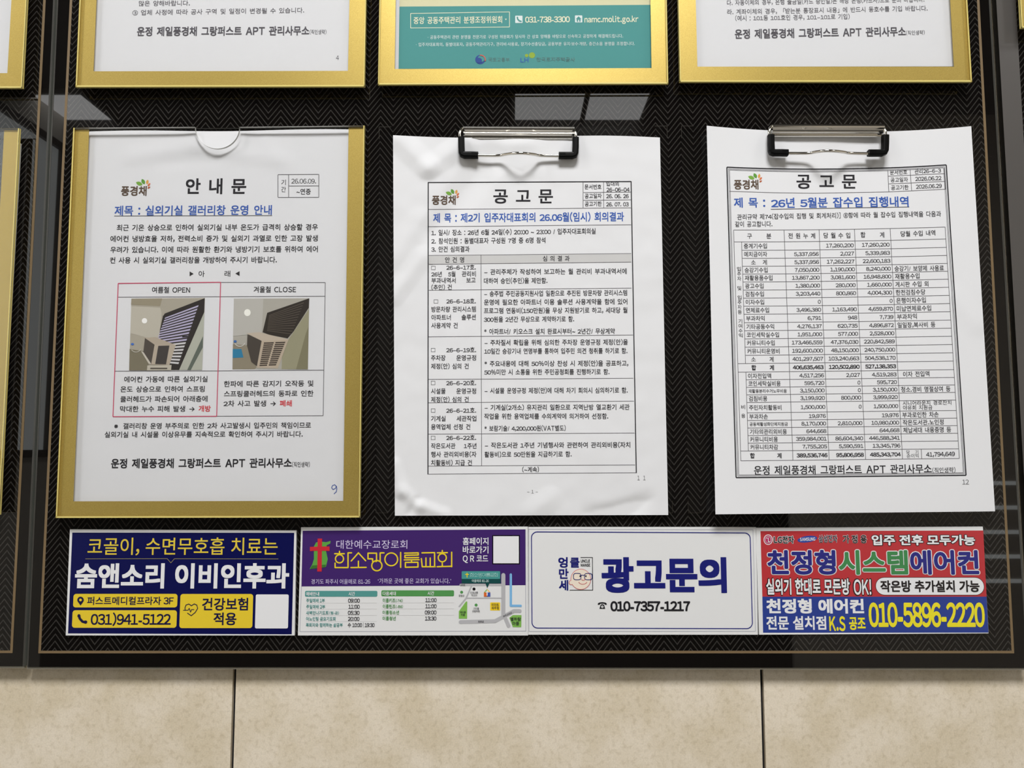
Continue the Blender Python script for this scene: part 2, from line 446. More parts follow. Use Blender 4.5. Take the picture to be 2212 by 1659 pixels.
# clear lip under the middle board
# ------------------------------------------------------------------ sign holders with gold borders
D_BACK, D_GOLD, D_COV = 13*MM, 19*MM, 21*MM
HOLD_H = None
def holder(label, q, bands, top_open=True, notch=None, back=True, group='gold framed sign holders', side_edge=None):
    """q: outer quad TL, TR, BR, BL in photo pixels at the cover's face; bands: left, right, bottom band width in pixels"""
    c = P((q[2][0]+q[3][0])/2, q[2][1], D_BACK)
    t = thing('sign_holder', label, 'sign holder', c, group)
    TL, TR, BR, BL = [Vector(x).to_2d() for x in q]
    l, r, b = bands
    # backing plate
    if back:
        V, Fc, I = extrude([TL+Vector((4, 3)), TR+Vector((-4, 3)), BR+Vector((-4, 0)), BL+Vector((4, 0))], D_BACK-.8*MM, D_BOARD+.2*MM, 0, 1)
        mesh('backing_plate', V, Fc, [clear_m, edge_clear], t, I)
    # gold band: left, bottom, right
    iTL, iTR = TL.lerp(TR, l/(TR-TL).length), TR.lerp(TL, r/(TR-TL).length)
    up = (TL-BL).normalized(); up2 = (TR-BR).normalized()
    iBL, iBR = BL+up*b+Vector((l*1.06, 0)), BR+up2*b+Vector((-r*1.06, 0))
    V, Fc, I = merge([extrude([TL+Vector((0, 4)), iTL+Vector((0, 4)), iBL, BL], D_GOLD, D_GOLD-.6*MM, 0, 0),
                      extrude([iBL, iBR, BR, BL], D_GOLD, D_GOLD-.6*MM, 0, 0),
                      extrude([iTR+Vector((0, 4)), TR+Vector((0, 4)), BR, iBR], D_GOLD, D_GOLD-.6*MM, 0, 0)])
    mesh('gold_border', V, Fc, [gold_m], t, I)
    # clear cover with its thumb notch
    e = 2.0
    pts = [TL+Vector((-e, 0))]
    n = notch or ((TL.x+TR.x)/2, TL.y, 49)
    for k in range(25):
        a = math.pi-math.pi*k/24
        pts.append(Vector((n[0]+n[2]*math.cos(a), n[1]+n[2]*math.sin(a)*.98)))
    pts += [TR+Vector((e, 0)), BR+Vector((e, e)), BL+Vector((-e, e))]
    V, Fc, I = extrude(pts, D_COV, D_GOLD+.05*MM, 0, 1)
    for k in range(2, len(Fc)): I[k] = 1 if (k-2) >= 26 else 2
    mesh('cover_plate', V, Fc, [clear_m, edge_gold, edge_clear], t, I)
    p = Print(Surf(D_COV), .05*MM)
    for a, b_, w_ in ((BL, BR, 3.4), (TR, BR, 2.2), (TL, BL, 2.2)): p.line(a, b_, w_, edge_gold)  # flat strips, the bevel's bright highlight put into their lighter colour
    p.build('bevel_highlight', t)
    return t

HA = holder('gold bordered clear sign holder with thumb notch, above the navy clinic poster',
       [(160, 276), (786, 271), (776, 1116), (122, 1117)], (32, 33, 34), notch=(469, 274, 48))
def up_quad(bl, br, lean_l, lean_r, h=830):
    return [(bl[0]+lean_l, bl[1]-h), (br[0]+lean_r, br[1]-h), br, bl]
holder('gold bordered clear sign holder above the notched one, holding page 4',
       up_quad((165, 186), (786, 185), 37, 16), (33, 33, 32))
holder('gold bordered clear sign holder around the teal poster',
       up_quad((818, 181), (1442, 179), 14, -15), (32, 32, 32))
holder('gold bordered clear sign holder above the clipped number table sheet',
       up_quad((1470, 175), (2098, 175), -18, -48), (35, 33, 31))
holder('gold bordered clear sign holder cut off at the photo corner, on the first board',
       up_quad((-600, 189), (46, 188), 60, 45), (32, 30, 30))
hl = holder('empty gold bordered sign holder at the photo edge, with a white strip behind it',
       [(-590, 279), (40, 277), (-3, 1110), (-650, 1112)], (32, 31, 34))
V, Fc, I = extrude([(34, 306), (43.5, 309), (4, 990), (-5, 990)], D_BACK+2*MM, D_BACK+.2*MM, 0, 0)
mesh('edge_strip', V, Fc, [M('white_strip', (225, 225, 218), .6)], hl, I, label='white paper edge showing behind the gold band')
holder('gold bordered sign holder at the photo edge beyond the dark gap',
       up_quad((2208, 58), (2850, 58), -44, -70), (34, 34, 32))
# bare clear plates behind the clipped sheets
def clear_plate(label, q):
    c = P((q[2][0]+q[3][0])/2, q[2][1], D_BOARD)
    t = thing('clear_plate', label, 'acrylic plate', c, 'clear plates behind clipped sheets')
    V, Fc, I = extrude(q, D_BACK-.6*MM, D_BOARD+.2*MM, 0, 0)
    mesh('plate', V, Fc, [clear_m], t, I)
    V, Fc, I = [], [], []
    Q = [Vector(x) for x in q]; pr = []
    for i in range(4):
        a, pv, nx = Q[i], Q[i-1], Q[(i+1) % 4]
        for o, ln in ((pv, 26), (nx, 26)):
            dd = (o-a).normalized(); nn = Vector((-dd.y, dd.x))*.32
            pr.append(extrude([a-nn, a+nn, a+dd*ln+nn, a+dd*ln-nn][::1], D_BACK-.4*MM, D_BACK-.7*MM, 0, 0))
        V, Fc, I = merge(pr[-2:])
        mesh('corner_edge', V, Fc, [M('plate_edge_glint', (50, 46, 38), .3)], t, I)
clear_plate('clear acrylic plate behind the clipped meeting result sheet', [(819, 274), (1441, 272), (1453, 1108), (812, 1108)])
clear_plate('clear acrylic plate behind the clipped number table sheet', [(1472, 272), (2103, 272), (2132, 1108), (1487, 1108)])

# ------------------------------------------------------------------ sheets of paper
def tent(u, v, x0, y0, x1, y1, w, a):
    dx, dy = x1-x0, y1-y0; t = max(0, min(1, ((u-x0)*dx+(v-y0)*dy)/(dx*dx+dy*dy)))
    d = math.hypot(u-x0-dx*t, v-y0-dy*t)
    q = max(0, 1-d/w); return a*(q if q < .75 else .75+(q-.75)*(1-(q-.75)*2))
def bump(u, v, x, y, rx, ry, a): return a*math.exp(-((u-x)/rx)**2-((v-y)/ry)**2)
def sheet(label, corners, surf, sag=None, nx=48, ny=66, group=None, name='notice_sheet', cat='notice', mat=None, edge=None):
    TL, TR, BR, BL = corners
    c = surf((BL[0]+BR[0])/2, (BL[1]+BR[1])/2)
    t = thing(name, label, cat, c, group)
    V, Fc = [], []
    for j in range(ny+1):
        b = j/ny
        for i in range(nx+1):
            a = i/nx
            u = (TL[0]*(1-a)+TR[0]*a)*(1-b)+(BL[0]*(1-a)+BR[0]*a)*b
            v = (TL[1]*(1-a)+TR[1]*a)*(1-b)+(BL[1]*(1-a)+BR[1]*a)*b
            if sag: v += sag(a, b)
            V.append(surf(u, v))
            if i and j:
                q = j*(nx+1)+i; Fc.append([q-nx-2, q-nx-1, q, q-1][::-1])
    mesh('paper', V, Fc, [mat or paper_m], t, smooth=True)
    return t

K = ink((52, 51, 54)); KB = ink((44, 43, 47)); GR = ink((96, 96, 98)); LN = ink((92, 90, 94)); BLUE = ink((58, 92, 170)); RED = ink((205, 60, 70)); CRIM = ink((196, 74, 104))
BROWN = ink((92, 76, 64)); G1 = ink((118, 165, 70)); G2 = ink((96, 150, 66)); OR1 = ink((214, 158, 84)); OR2 = ink((206, 112, 74)); OR3 = ink((170, 92, 60))
def village_logo(p, x0, x1, yc, h):
    p.text('풍경채', x0, x1, yc, h, BROWN, b=.024)
    w = (x1-x0)/180
    def X(x): return x0+(x-460)*w
    def Y(y): return yc+(y-528)*w
    p.ell(X(588), Y(477), 25*w, 13*w, G1, 0, 22, leaf=True); p.ell(X(616), Y(463), 21*w, 12*w, G2, 0, 62, leaf=True)
    p.ell(X(645), Y(466), 17*w, 9*w, OR1, 0, 100, leaf=True); p.ell(X(656), Y(485), 15*w, 7*w, OR2, 0, 130, leaf=True); p.ell(X(656), Y(505), 12*w, 6*w, OR3, 0, 148, leaf=True)
OFFICE = '운정 제일풍경채 그랑퍼스트 APT 관리사무소'

# ---- sheet in the notched holder
def hA(u, v):
    n = noise.noise(Vector((u*.012, v*.012, 3)))*.18*MM
    return n+tent(u, v, 285, 338, 420, 316, 22, 1.0*MM)+tent(u, v, 420, 316, 600, 345, 20, .9*MM)-tent(u, v, 350, 352, 470, 345, 18, .5*MM)+bump(u, v, 470, 290, 60, 26, 1.1*MM)+tent(u, v, 575, 312, 615, 350, 24, .7*MM)+bump(u, v, 350, 430, 60, 20, .25*MM)
sA = Surf(15.6*MM, hA)
A = sheet('white outdoor unit notice with two small photos, numbered 9 in blue pen', [(191, 284), (753, 280), (744, 1083), (157, 1085)], sA,
          sag=lambda a, b: (1-b)**6*(-1.5*math.sin(a*9)))
C1 = (120, 250, 3.2529); C2 = (120, 680, 3.2529)
p = Print(sA).crop(*C1); village_logo(p, 460, 640, 528, 65); p.build('logo', A)
p = Print(sA).crop(*C1)
p.text('안 내 문', 915, 1340, 495, 104, KB, b=.022); p.build('title', A)
p = Print(sA).crop(*C1)
p.text('제목 : 실외기실 갤러리창 운영 안내', 415, 1520, 667, 66, BLUE, 662, b=.018)
p.line((412, 705), (1522, 702), 4, K); p.build('heading', A, 'blue underlined heading')
p = Print(sA).crop(*C1)
p.text('기', 1586, 1618, 468, 38, K); p.text('간', 1586, 1618, 518, 38, K)
p.text('26.06.09.', 1657, 1830, 457, 46, K); p.text('~연중', 1693, 1793, 533, 40, K, b=.01); p.build('date_text', A); p = Print(sA).crop(*C1)
for t_, a, b_, y0, y1 in (('최근 기온 상승으로 인하여 실외기실 내부 온도가 급격히 상승할 경우', 430, 1843, 787, 782),
                    ('에어컨 냉방효율 저하, 전력소비 증가 및 실외기 과열로 인한 고장 발생', 385, 1843, 865, 860),
                    ('우려가 있습니다. 이에 따라 원활한 환기와 냉방기기 보호를 위하여 에어', 385, 1843, 942, 937),
                    ('컨 사용 시 실외기실 갤러리창을 개방하여 주시기 바랍니다.', 383, 1555, 1016, 1012)):
    p.text(t_, a, b_, y0, 43, K, y1, b=.014)
p.poly([(942, 1094), (970, 1111), (942, 1128)], K); p.poly([(1293, 1092), (1263, 1109), (1293, 1126)], K)
p.text('아', 1005, 1048, 1111, 42, K, b=.006); p.text('래', 1187, 1228, 1110, 42, K, b=.006)
p.build('body_text', A); p = Print(sA).crop(*C1)
p.text('여름철 OPEN', 678, 945, 1224, 42, K, b=.014); p.build('table_header', A); p = Print(sA).crop(*C1); p.text('겨울철 CLOSE', 1392, 1690, 1221, 42, K, b=.014); p.build('table_header', A); p = Print(sA)
p.crop(*C2)
for t_, a, b_, y0, y1 in (('에어컨 가동에 따른 실외기실', 482, 1068, 454, 451), ('온도 상승으로 인하여 스프링', 456, 1048, 523, 521),
                    ('쿨러헤드가 파손되어 아래층에', 455, 1068, 593, 590), ('막대한 누수 피해 발생 →', 453, 977, 662, 660),
                    ('한파에 따른 감지기 오작동 및', 1183, 1812, 486, 482), ('스프링쿨러헤드의 동파로 인한', 1183, 1812, 555, 552),
                    ('2차 사고 발생 →', 1180, 1548, 624, 622)):
    if a == 1183 and t_[0] == '한': p.text('개방', 1005, 1090, 659, 42, RED, b=.02); p.build('table_text', A); p = Print(sA).crop(*C2)
    p.text(t_, a, b_, y0, 41, K, y1, b=.014)
p.text('폐쇄', 1575, 1660, 622, 42, RED, b=.02); p.build('table_text', A); p = Print(sA).crop(*C2)
for t_, a, b_, y0, y1 in (('※ 갤러리창 운영 부주의로 인한 2차 사고발생시 입주민의 책임이므로', 412, 1795, 782, 776),
                    ('실외기실 내 시설물 이상유무를 지속적으로 확인하여 주시기 바랍니다.', 345, 1737, 842, 838)):
    p.text(t_, a, b_, y0, 41, K, y1, b=.014)
p.build('note_text', A)
p = Print(sA).crop(*C2)
p.text(OFFICE, 390, 1660, 1045, 64, KB, 1040, b=.024); p.text('(직인생략)', 1662, 1787, 1052, 36, K, b=.008); p.build('signature_line', A)
p = Print(sA).crop(*C1)
def box4(p, x0, y0, x1, y1, w, m): p.path([(x0, y0), (x1, y0), (x1, y1), (x0, y1)], w, m, close=True)
for a, b_ in (((1563, 414), (1850, 412)), ((1850, 412), (1850, 573)), ((1850, 573), (1563, 574)), ((1563, 574), (1563, 414)), ((1638, 414), (1638, 574)), ((1638, 494), (1850, 493))): p.line(a, b_, 4, LN)
p.build('date_box', A); p = Print(sA).crop(*C1)
Yo = 430*3.2529
for a, b_ in (((440, 1275), (1157, 1272)), ((1157, 1272), (1892, 1268)), ((1160, 1171), (1895, 1172)), ((1895, 1172), (1880, 709+Yo)), ((1880, 709+Yo), (1132, 713+Yo)), ((415, 396+Yo), (1137, 394+Yo)), ((1137, 394+Yo), (1883, 389+Yo))): p.line(a, b_, 4, LN)
p.build('table_rules', A)
p = Print(sA, .2*MM).crop(*C1)
for a, b_ in (((440, 1178), (1160, 1170)), ((1160, 1170), (1132, 713+Yo)), ((1132, 713+Yo), (403, 716+Yo)), ((403, 716+Yo), (440, 1178))): p.line(a, b_, 6, CRIM)
p.build('red_box', A)
p = Print(sA).crop(*C2)
pts = [(1974, 1208), (1962, 1194), (1946, 1200), (1940, 1216), (1950, 1228), (1966, 1220), (1974, 1204), (1977, 1224), (1972, 1244), (1958, 1257)]
p.path(pts, 5, ink((62, 88, 160))); p.build('handwritten_number', A, 'handwritten 9 in blue pen')
# the two printed photos
p = Print(sA).crop(*C2); k = ink
p.poly([(533, -114), (1050, -119), (1030, 388), (517, 391)], k((168, 162, 148)))
p.poly([(533, -114), (750, -116), (735, -60), (530, -72)], k((150, 142, 122)), 1)
p.poly([(531, -60), (735, -50), (745, -10), (728, 160), (640, 160), (527, 130)], k((186, 181, 168)), 1)
p.poly([(520, 240), (640, 260), (660, 391), (517, 391)], k((122, 116, 98)), 1)
p.ell(625, 42, 19, 19, k((248, 248, 240)), 2)
p.poly([(757, -5), (1048, -117), (1045, -20), (868, 388), (800, 388), (722, 160)], k((52, 48, 46)), 1)
for i in range(18):
    f0, f1 = i/18, (i+.55)/18
    L_ = lambda f: (770-60*min(f, .5)/.5, 20+f*320)
    R_ = lambda f: (1005-145*f, -68+f*425)
    p.poly([L_(f0), R_(f0), R_(f1), L_(f1)], k((178, 172, 200)) if i < 11 else k((205, 204, 206)), 2)
p.poly([(1046, -20), (1030, 388), (868, 388)], k((176, 178, 166)), 1.5)
p.poly([(1036, 150), (1034, 230), (950, 388), (925, 388)], k((96, 104, 96)), 2.5)
p.poly([(628, 163), (700, 156), (845, 212), (696, 210)], k((176, 164, 148)), 3)
p.poly([(628, 163), (696, 210), (672, 347), (615, 275)], k((82, 76, 70)), 3)
p.poly([(696, 210), (845, 212), (800, 352), (668, 350)], k((180, 168, 152)), 3)
p.poly([(722, 218), (800, 216), (776, 348), (700, 346)], k((70, 66, 64)), 4)
p.poly([(600, 255), (618, 262), (672, 345), (655, 345)], k((196, 190, 178)), 4)
p.poly([(645, 356), (815, 352), (812, 389), (642, 391)], k((186, 180, 166)), 4)
p.rect(665, 372, 785, 382, k((90, 84, 76)), 5, r=4)
p.ell(540, 206, 11, 8, k((70, 110, 190)), 4); p.arc(565, 232, 34, 30, 20, 150, 5, k((190, 186, 176)), 3)
p.line((890, 155), (930, 152), 9, k((40, 38, 38)), 3)
p.build('printed_photo', A, 'small photo of an outdoor unit by an open louvre window')
p = Print(sA).crop(*C2)
p.poly([(1253, -114), (1783, -116), (1773, 383), (1243, 383)], k((170, 167, 158)))
p.poly([(1253, -114), (1460, -112), (1450, 130), (1247, 150)], k((182, 180, 174)), 1)
p.poly([(1246, 205), (1345, 215), (1420, 383), (1243, 383)], k((140, 132, 114)), 1)
p.ell(1348, -15, 23, 25, k((240, 240, 232)), 2)
p.poly([(1487, -14), (1783, -116), (1780, -50), (1640, 168), (1500, 140), (1455, 122)], k((54, 49, 44)), 1)
for i in range(12):
    f = i/12; p.line((1500-15*f, 5+f*115), (1745-95*f, -85+f*240), 5, k((88, 80, 72)), 2)
p.poly([(1780, -40), (1773, 383), (1550, 383), (1642, 165)], k((150, 147, 122)), 1.5)
p.poly([(1778, 60), (1773, 383), (1690, 383)], k((126, 122, 98)), 2)
p.poly([(1340, 130), (1430, 122), (1637, 174), (1450, 184)], k((188, 176, 160)), 3)
p.poly([(1348, 138), (1448, 184), (1415, 362), (1375, 330), (1345, 215)], k((74, 68, 62)), 3)
p.poly([(1448, 184), (1637, 174), (1562, 376), (1413, 372)], k((182, 168, 150)), 3)
for r_ in range(12):
    f = (r_+.6)/13; y = 186+f*185
    xa = 1448-35*f+18; xb = 1637-75*f-18; xm = (xa+xb)/2
    p.poly([(xa, y), (xm-6, y-2), (xm-8, y+7), (xa-2, y+9)], k((70, 62, 56)), 4)
    p.poly([(xm+6, y-3), (xb, y-5), (xb-4, y+4), (xm+4, y+6)], k((70, 62, 56)), 4)
p.poly([(1245, 240), (1306, 240), (1320, 300), (1244, 304)], k((52, 124, 160)), 2)
p.ell(1262, 187, 11, 9, k((70, 110, 170)), 4); p.arc(1295, 190, 36, 32, 20, 160, 6, k((205, 203, 196)), 3)
p.build('printed_photo', A, 'small photo of an outdoor unit by a closed louvre window')

# ---- meeting result sheet under the first clip
def hB(u, v):
    t = (v-292)/820; s = (u-849)/590
    h = 3.2*MM*(1-t)**2+.5*MM*noise.noise(Vector((u*.010, v*.008, 1)))+.25*MM*noise.noise(Vector((u*.03, v*.03, 5)))
    h += tent(u, v, 860, 300, 925, 362, 30, 2.0*MM)+tent(u, v, 925, 362, 1010, 305, 28, 1.7*MM)-tent(u, v, 1060, 345, 940, 500, 40, 1.9*MM)+tent(u, v, 905, 480, 850, 560, 34, 1.1*MM)
    h += tent(u, v, 850, 1005, 868, 1062, 20, 1.8*MM)+tent(u, v, 868, 1062, 905, 1092, 20, 1.4*MM)+tent(u, v, 905, 1092, 962, 1112, 18, 1.6*MM)-tent(u, v, 884, 1110, 902, 1080, 12, 1.3*MM)
    h += tent(u, v, 1150, 1106, 1188, 1078, 30, 1.2*MM)
    cy = 1103-.16*(u-1262)+7*math.sin((u-1262)/36)          # the foot of the sheet buckles back along this curve
    if 1250 < u < 1420 and v > cy-26: h -= 3.2*MM*math.sin((u-1250)/170*math.pi)*max(0, min(1, (v-cy+26)/30))**2*max(0, 1-max(0, v-cy-4)/34)
    h += tent(u, v, 850, 640, 912, 555, 26, 1.5*MM)+bump(u, v, 1120, 310, 40, 16, 1.2*MM)
    return max(h, -1.5*MM)
sB = Surf(15*MM, hB)
B = sheet('creased white meeting result sheet hanging from the middle clip', [(849, 292), (1425.5, 297), (1443.5, 1112.5), (853, 1114)], sB,
          sag=lambda a, b: (1-b)**5*(4*math.sin(min(a, .5)*math.pi*2)*(a < .5)-3*math.sin(max(0, a-.6)/.4*math.pi)), nx=130, ny=180)
C3 = (840, 250, 3.5677); C4 = (840, 680, 3.5677); Yb = 430*3.5677; LF = .1*MM
p = Print(sB, LF).crop(*C3); village_logo(p, 332, 515, 650, 68); p.build('logo', B)
p = Print(sB, LF).crop(*C3); p.text('공 고 문', 805, 1265, 620, 108, KB, b=.02); p.build('title', B)
p = Print(sB, LF).crop(*C3); p.text('제 목 : 제2기 입주자대표회의 26.06월(임시) 회의결과', 342, 1812, 788, 68, BLUE, 777, b=.02); p.build('heading', B, 'blue heading line')
p = Print(sB, LF*.7).crop(*C3)
for k_ in range(4):             # grey band in four narrow strips that follow the creases
    f = (k_+.5)/4; p.line((308, 1077+68*f), (1868, 1062+66*f), 17.4, ink((196, 196, 196)))
p.build('shaded_row', B, 'grey table header band')
p = Print(sB, LF).crop(*C3)
rows = [(305, 722, 1865, 710), (305, 855, 1866, 840), (308, 1077, 1868, 1062), (308, 1145, 1868, 1128), (308, 1345, 1870, 1328),
        (306, 170+Yb, 1882, 156+Yb), (305, 498+Yb, 1884, 489+Yb), (305, 678+Yb, 1889, 665+Yb), (305, 920+Yb, 1893, 911+Yb), (303, 1166+Yb, 1898, 1157+Yb), (301, 1228+Yb, 1907, 1217+Yb)]
for x0, y0, x1, y1 in rows: p.line((x0, y0), (x1, y1), 4, LN)
p.line((303, 515), (1867, 507), 8, KB); p.line((303, 512), (301, 1230+Yb), 8, KB); p.line((1867, 505), (1907, 1220+Yb), 8, KB)
p.line((710, 1073), (715, 1163+Yb), 4, LN); p.line((1497, 510), (1497, 712), 4, LN); p.line((1655, 510), (1656, 708), 4, LN)
p.line((1497, 592), (1867, 588), 4, LN); p.line((1497, 652), (1867, 648), 4, LN)
for x, y in ((343, 1172), (363, 1431), (341, 271+Yb), (341, 525+Yb), (341, 737+Yb), (341, 948+Yb)):
    p.path([(x-15, y-13), (x+15, y-13), (x+15, y+14), (x-15, y+14)], 3, GR, close=True)
p.build('table_rules', B)
p = Print(sB, LF).crop(*C3)
TB3 = [('문서번호', 1508, 1638, 548, 548, 37), ('입대의', 1675, 1772, 525, 524, 34), ('26-06-04', 1677, 1855, 568, 567, 42), ('공고일자', 1510, 1640, 619, 617, 37), ('26. 06. 26', 1675, 1848, 618, 617, 42),
       ('공고기한', 1510, 1640, 680, 678, 37), ('26. 07. 03', 1675, 1848, 681, 680, 42),
       ('1. 일시/ 장소 : 26년 6월 24일(수) 20:00 ~ 23:00 / 입주자대표회의실', 327, 1593, 902, 889, 44), ('2. 참석인원 : 동별대표자 구성원 7명 중 6명 참석', 327, 1207, 966, 959, 44), ('3. 안건 심의결과', 327, 622, 1029, 1027, 44),
       ('26-6-17호.', 443, 670, 1169, 1167, 42), ('26년', 327, 408, 1221, 1221, 41), ('5월', 457, 513, 1220, 1220, 41), ('관리비', 562, 670, 1219, 1218, 41), ('부과내역서', 328, 515, 1270, 1269, 41), ('보고', 597, 668, 1268, 1267, 41), ('(추인) 건', 328, 485, 1323, 1321, 41),
       ('- 관리주체가 작성하여 보고하는 월 관리비 부과내역서에', 735, 1833, 1204, 1198, 43), ('대하여 승인(추인)을 제안함.', 732, 1222, 1273, 1270, 43),
       ('26-6-18호.', 443, 670, 1429, 1428, 42), ('방문차량 관리시스템', 328, 670, 1492, 1490, 42), ('아파트너', 328, 477, 1555, 1554, 42), ('솔루션', 560, 670, 1553, 1552, 42),
       ('- 송주법 주민공동지원사업 일환으로 추진된 방문차량 관리시스템', 735, 1836, 1372, 1364, 43), ('운영에 필요한 아파트너 이용 솔루션 사용계약을 함에 있어', 733, 1838, 1438, 1432, 43),
       ('프로그램 연동비(150만원)을 무상 지원받기로 하고, 세대당 월', 733, 1838, 1503, 1498, 43), ('300원을 2년간 무상으로 계약하기로 함.', 732, 1428, 1570, 1566, 43)]
TB4 = [('사용계약 건', 327, 530, 83, 82, 42), ('* 아파트너/ 키오스크 설치 완료시부터~ 2년간/ 무상계약', 735, 1742, 129, 126, 43),
       ('26-6-19호.', 442, 672, 271, 270, 42), ('주차장', 325, 437, 333, 332, 42), ('운영규정', 520, 672, 332, 331, 42), ('제정(안) 심의 건', 325, 615, 397, 396, 42),
       ('- 주차질서 확립을 위해 심의한 주차장 운영규정 제정(안)을', 737, 1842, 215, 210, 43), ('10일간 승강기내 연명부를 통하여 입주민 의견 청취를 하기로 함.', 735, 1838, 281, 277, 43),
       ('* 주요내용에 대해 50%이상 찬성 시 제정(안)을 공표하고,', 737, 1845, 377, 373, 43), ('50%미만 시 소통을 위한 주민공청회를 진행하기로 함.', 735, 1700, 442, 439, 43),
       ('26-6-20호.', 442, 672, 525, 524, 42), ('시설물', 325, 437, 589, 588, 42), ('운영규정', 520, 672, 588, 588, 42), ('제정(안) 심의 건', 325, 615, 653, 652, 42),
       ('- 시설물 운영규정 제정(안)에 대해 차기 회의시 심의하기로 함.', 738, 1840, 585, 581, 43),
       ('26-6-21호.', 442, 672, 737, 736, 42), ('기계실', 325, 437, 800, 800, 42), ('세관작업', 522, 674, 800, 799, 42), ('용역업체 선정 건', 325, 627, 864, 863, 42),
       ('- 기계실(2개소) 유지관리 일환으로 지역난방 열교환기 세관', 738, 1855, 715, 711, 43), ('작업을 위한 용역업체를 수의계약에 의거하여 선정함.', 735, 1690, 783, 781, 43), ('* 보람기술/ 4,200,000원(VAT별도)', 737, 1363, 876, 873, 43),
       ('26-6-22호.', 442, 672, 947, 946, 42), ('작은도서관', 325, 513, 1011, 1010, 42), ('1주년', 578, 675, 1010, 1010, 42), ('행사 관리외비용(자', 325, 675, 1076, 1075, 42), ('치활동비) 지급 건', 325, 640, 1140, 1140, 42),
       ('- 작은도서관 1주년 기념행사와 관련하여 관리외비용(자치', 740, 1860, 1006, 1002, 43), ('활동비)으로 50만원을 지급하기로 함.', 737, 1408, 1077, 1073, 43),
       ('(~계속)', 1028, 1157, 1193, 1192, 41)]
for cr, tb in ((C3, TB3), (C4, TB4)):
    p.crop(*cr)
    for t_, a, b_, y0, y1, h in tb: p.text(t_, a, b_, y0, h, K, y1, b=.014)
p.crop(*C3); p.text('안 건 명', 433, 580, 1111, 42, KB, b=.015); p.text('심 의 결 과', 1187, 1393, 1100, 42, KB, b=.015)
p.build('printed_text', B)
p = Print(sB, LF).crop(*C4); p.text('1  1', 1915, 1978, 1255, 50, GR); p.build('page_number', B); p = Print(sB, LF).crop(*C4); p.text('- 1 -', 1067, 1148, 1361, 38, GR); p.build('page_number', B)

# ---- number table sheet under the second clip
def hC(u, v):
    t = (v-272)/835; s = (u-1535)/590
    h = 5.5*MM*max(0, t)**1.6*(1+.55*(1-s))+(2*s-1)**2*4.2*MM*max(0, 1-t)**3
    h += .35*MM*noise.noise(Vector((u*.008, v*.007, 9)))+tent(u, v, 2060, 640, 2110, 700, 30, .7*MM)
    h += bump(u, v, 1786, 300, 70, 20, 1.0*MM)
    return h
sC = Surf(15*MM, hC)
C = sheet('white income and expense table sheet hanging from the clip beside the last holder', [(1526.5, 271.5), (2098, 272.5), (2149.5, 1104.5), (1545.5, 1111)], sC,
          sag=lambda a, b: (1-b)**9*13*(1-abs(2*a-1)**2.2), nx=100, ny=140)
C5 = (1500, 250, 3.1067); C6 = (1500, 680, 3.1067); Yc = 430*3.1067
p = Print(sC, LF).crop(*C5); village_logo(p, 265, 430, 462, 62); p.build('logo', C)
p = Print(sC, LF).crop(*C5); p.text('공 고 문', 685, 1088, 441, 94, KB, b=.02); p.build('title', C)
p = Print(sC, LF).crop(*C5)
p.text('제 목 :', 265, 475, 583, 64, BLUE, b=.02); p.text('26년 5월분 잡수입 집행내역', 515, 1437, 586, 66, BLUE, 576, b=.02); p.line((513, 628), (1442, 612), 4, K)
p.build('heading', C, 'blue underlined heading')
p = Print(sC, LF).crop(*C5)
def topc(x): f = (x-218)/1472; return 345*(1-f)+330*f+20*(1-abs(2*f-1)**2.2)
for o, w_ in ((0, 8), (11, 3), (18, 3)):
    pts = [(218+o+(1472-2*o)*i/20, topc(218+o+(1472-2*o)*i/20)+o) for i in range(21)]
    for a, b_ in zip(pts, pts[1:]): p.line(a, b_, w_, KB if o == 0 else LN)
    p.line((218+o, 345+o), (280+o, 1093-o+Yc), w_, KB if o == 0 else LN)
    p.line((1690-o, 330+o), (1823-o, 1077-o+Yc), w_, KB if o == 0 else LN)
    p.line((280+o, 1093-o+Yc), (1823-o, 1077-o+Yc), w_, KB if o == 0 else LN)
p.build('border_rules', C)
ROWY = [768, 847, 903, 957, 1010, 1062, 1115, 1169, 1223, 1277, 1331, 1387, 1441, 1495, 1550, 1605, 1660, 1717, 1769, 1819, 1869, 1920, 1989, 2040, 2090, 2141, 2192, 2244, 2309]
def tp(u, y):                   # table point: column u in 0..1, row y
    t = (y-768)/(2309-768)
    lx, ly = 263+(312-263)*t, 767+(980+Yc-767)*t
    rx, ry = 1683+(1778-1683)*t, 747+(964+Yc-747)*t
    sagx = 6*(1-abs(2*u-1)**2)*(1-t)**2
    return (lx+(rx-lx)*u, ly+(ry-ly)*u+sagx)
CU = [0, .036, .2385, .404, .571, .740, 1]
p = Print(sC, LF).crop(*C5)
def trule(u0, y0, u1, y1, w=3.4):
    n = 8
    for i in range(n): p.line(tp(u0+(u1-u0)*i/n, y0+(y1-y0)*i/n), tp(u0+(u1-u0)*(i+1)/n, y0+(y1-y0)*(i+1)/n), w, LN)
for i, y in enumerate(ROWY):
    full = i in (0, 1, 16, 17, 27, 28)
    trule(0 if full else CU[1], y, 1, y)
trule(0, ROWY[0], 0, ROWY[-1]); trule(1, ROWY[0], 1, ROWY[-1])
for j in (2, 3, 4, 5): trule(CU[j], ROWY[0], CU[j], ROWY[-1])
trule(CU[1], ROWY[1], CU[1], ROWY[16]); trule(CU[1], ROWY[17], CU[1], ROWY[27]); trule(.828, ROWY[27], .828, ROWY[28])
for a, b_ in (((1298, 365), (1305, 510)), ((1448, 360), (1458, 505)), ((1677, 350), (1685, 494)), ((1300, 406), (1680, 388)), ((1302, 458), (1682, 440)), ((1304, 511), (1685, 493)), ((236, 507), (520, 516)), ((520, 516), (800, 520)), ((800, 520), (1304, 511))): p.line(a, b_, 3.4, LN)
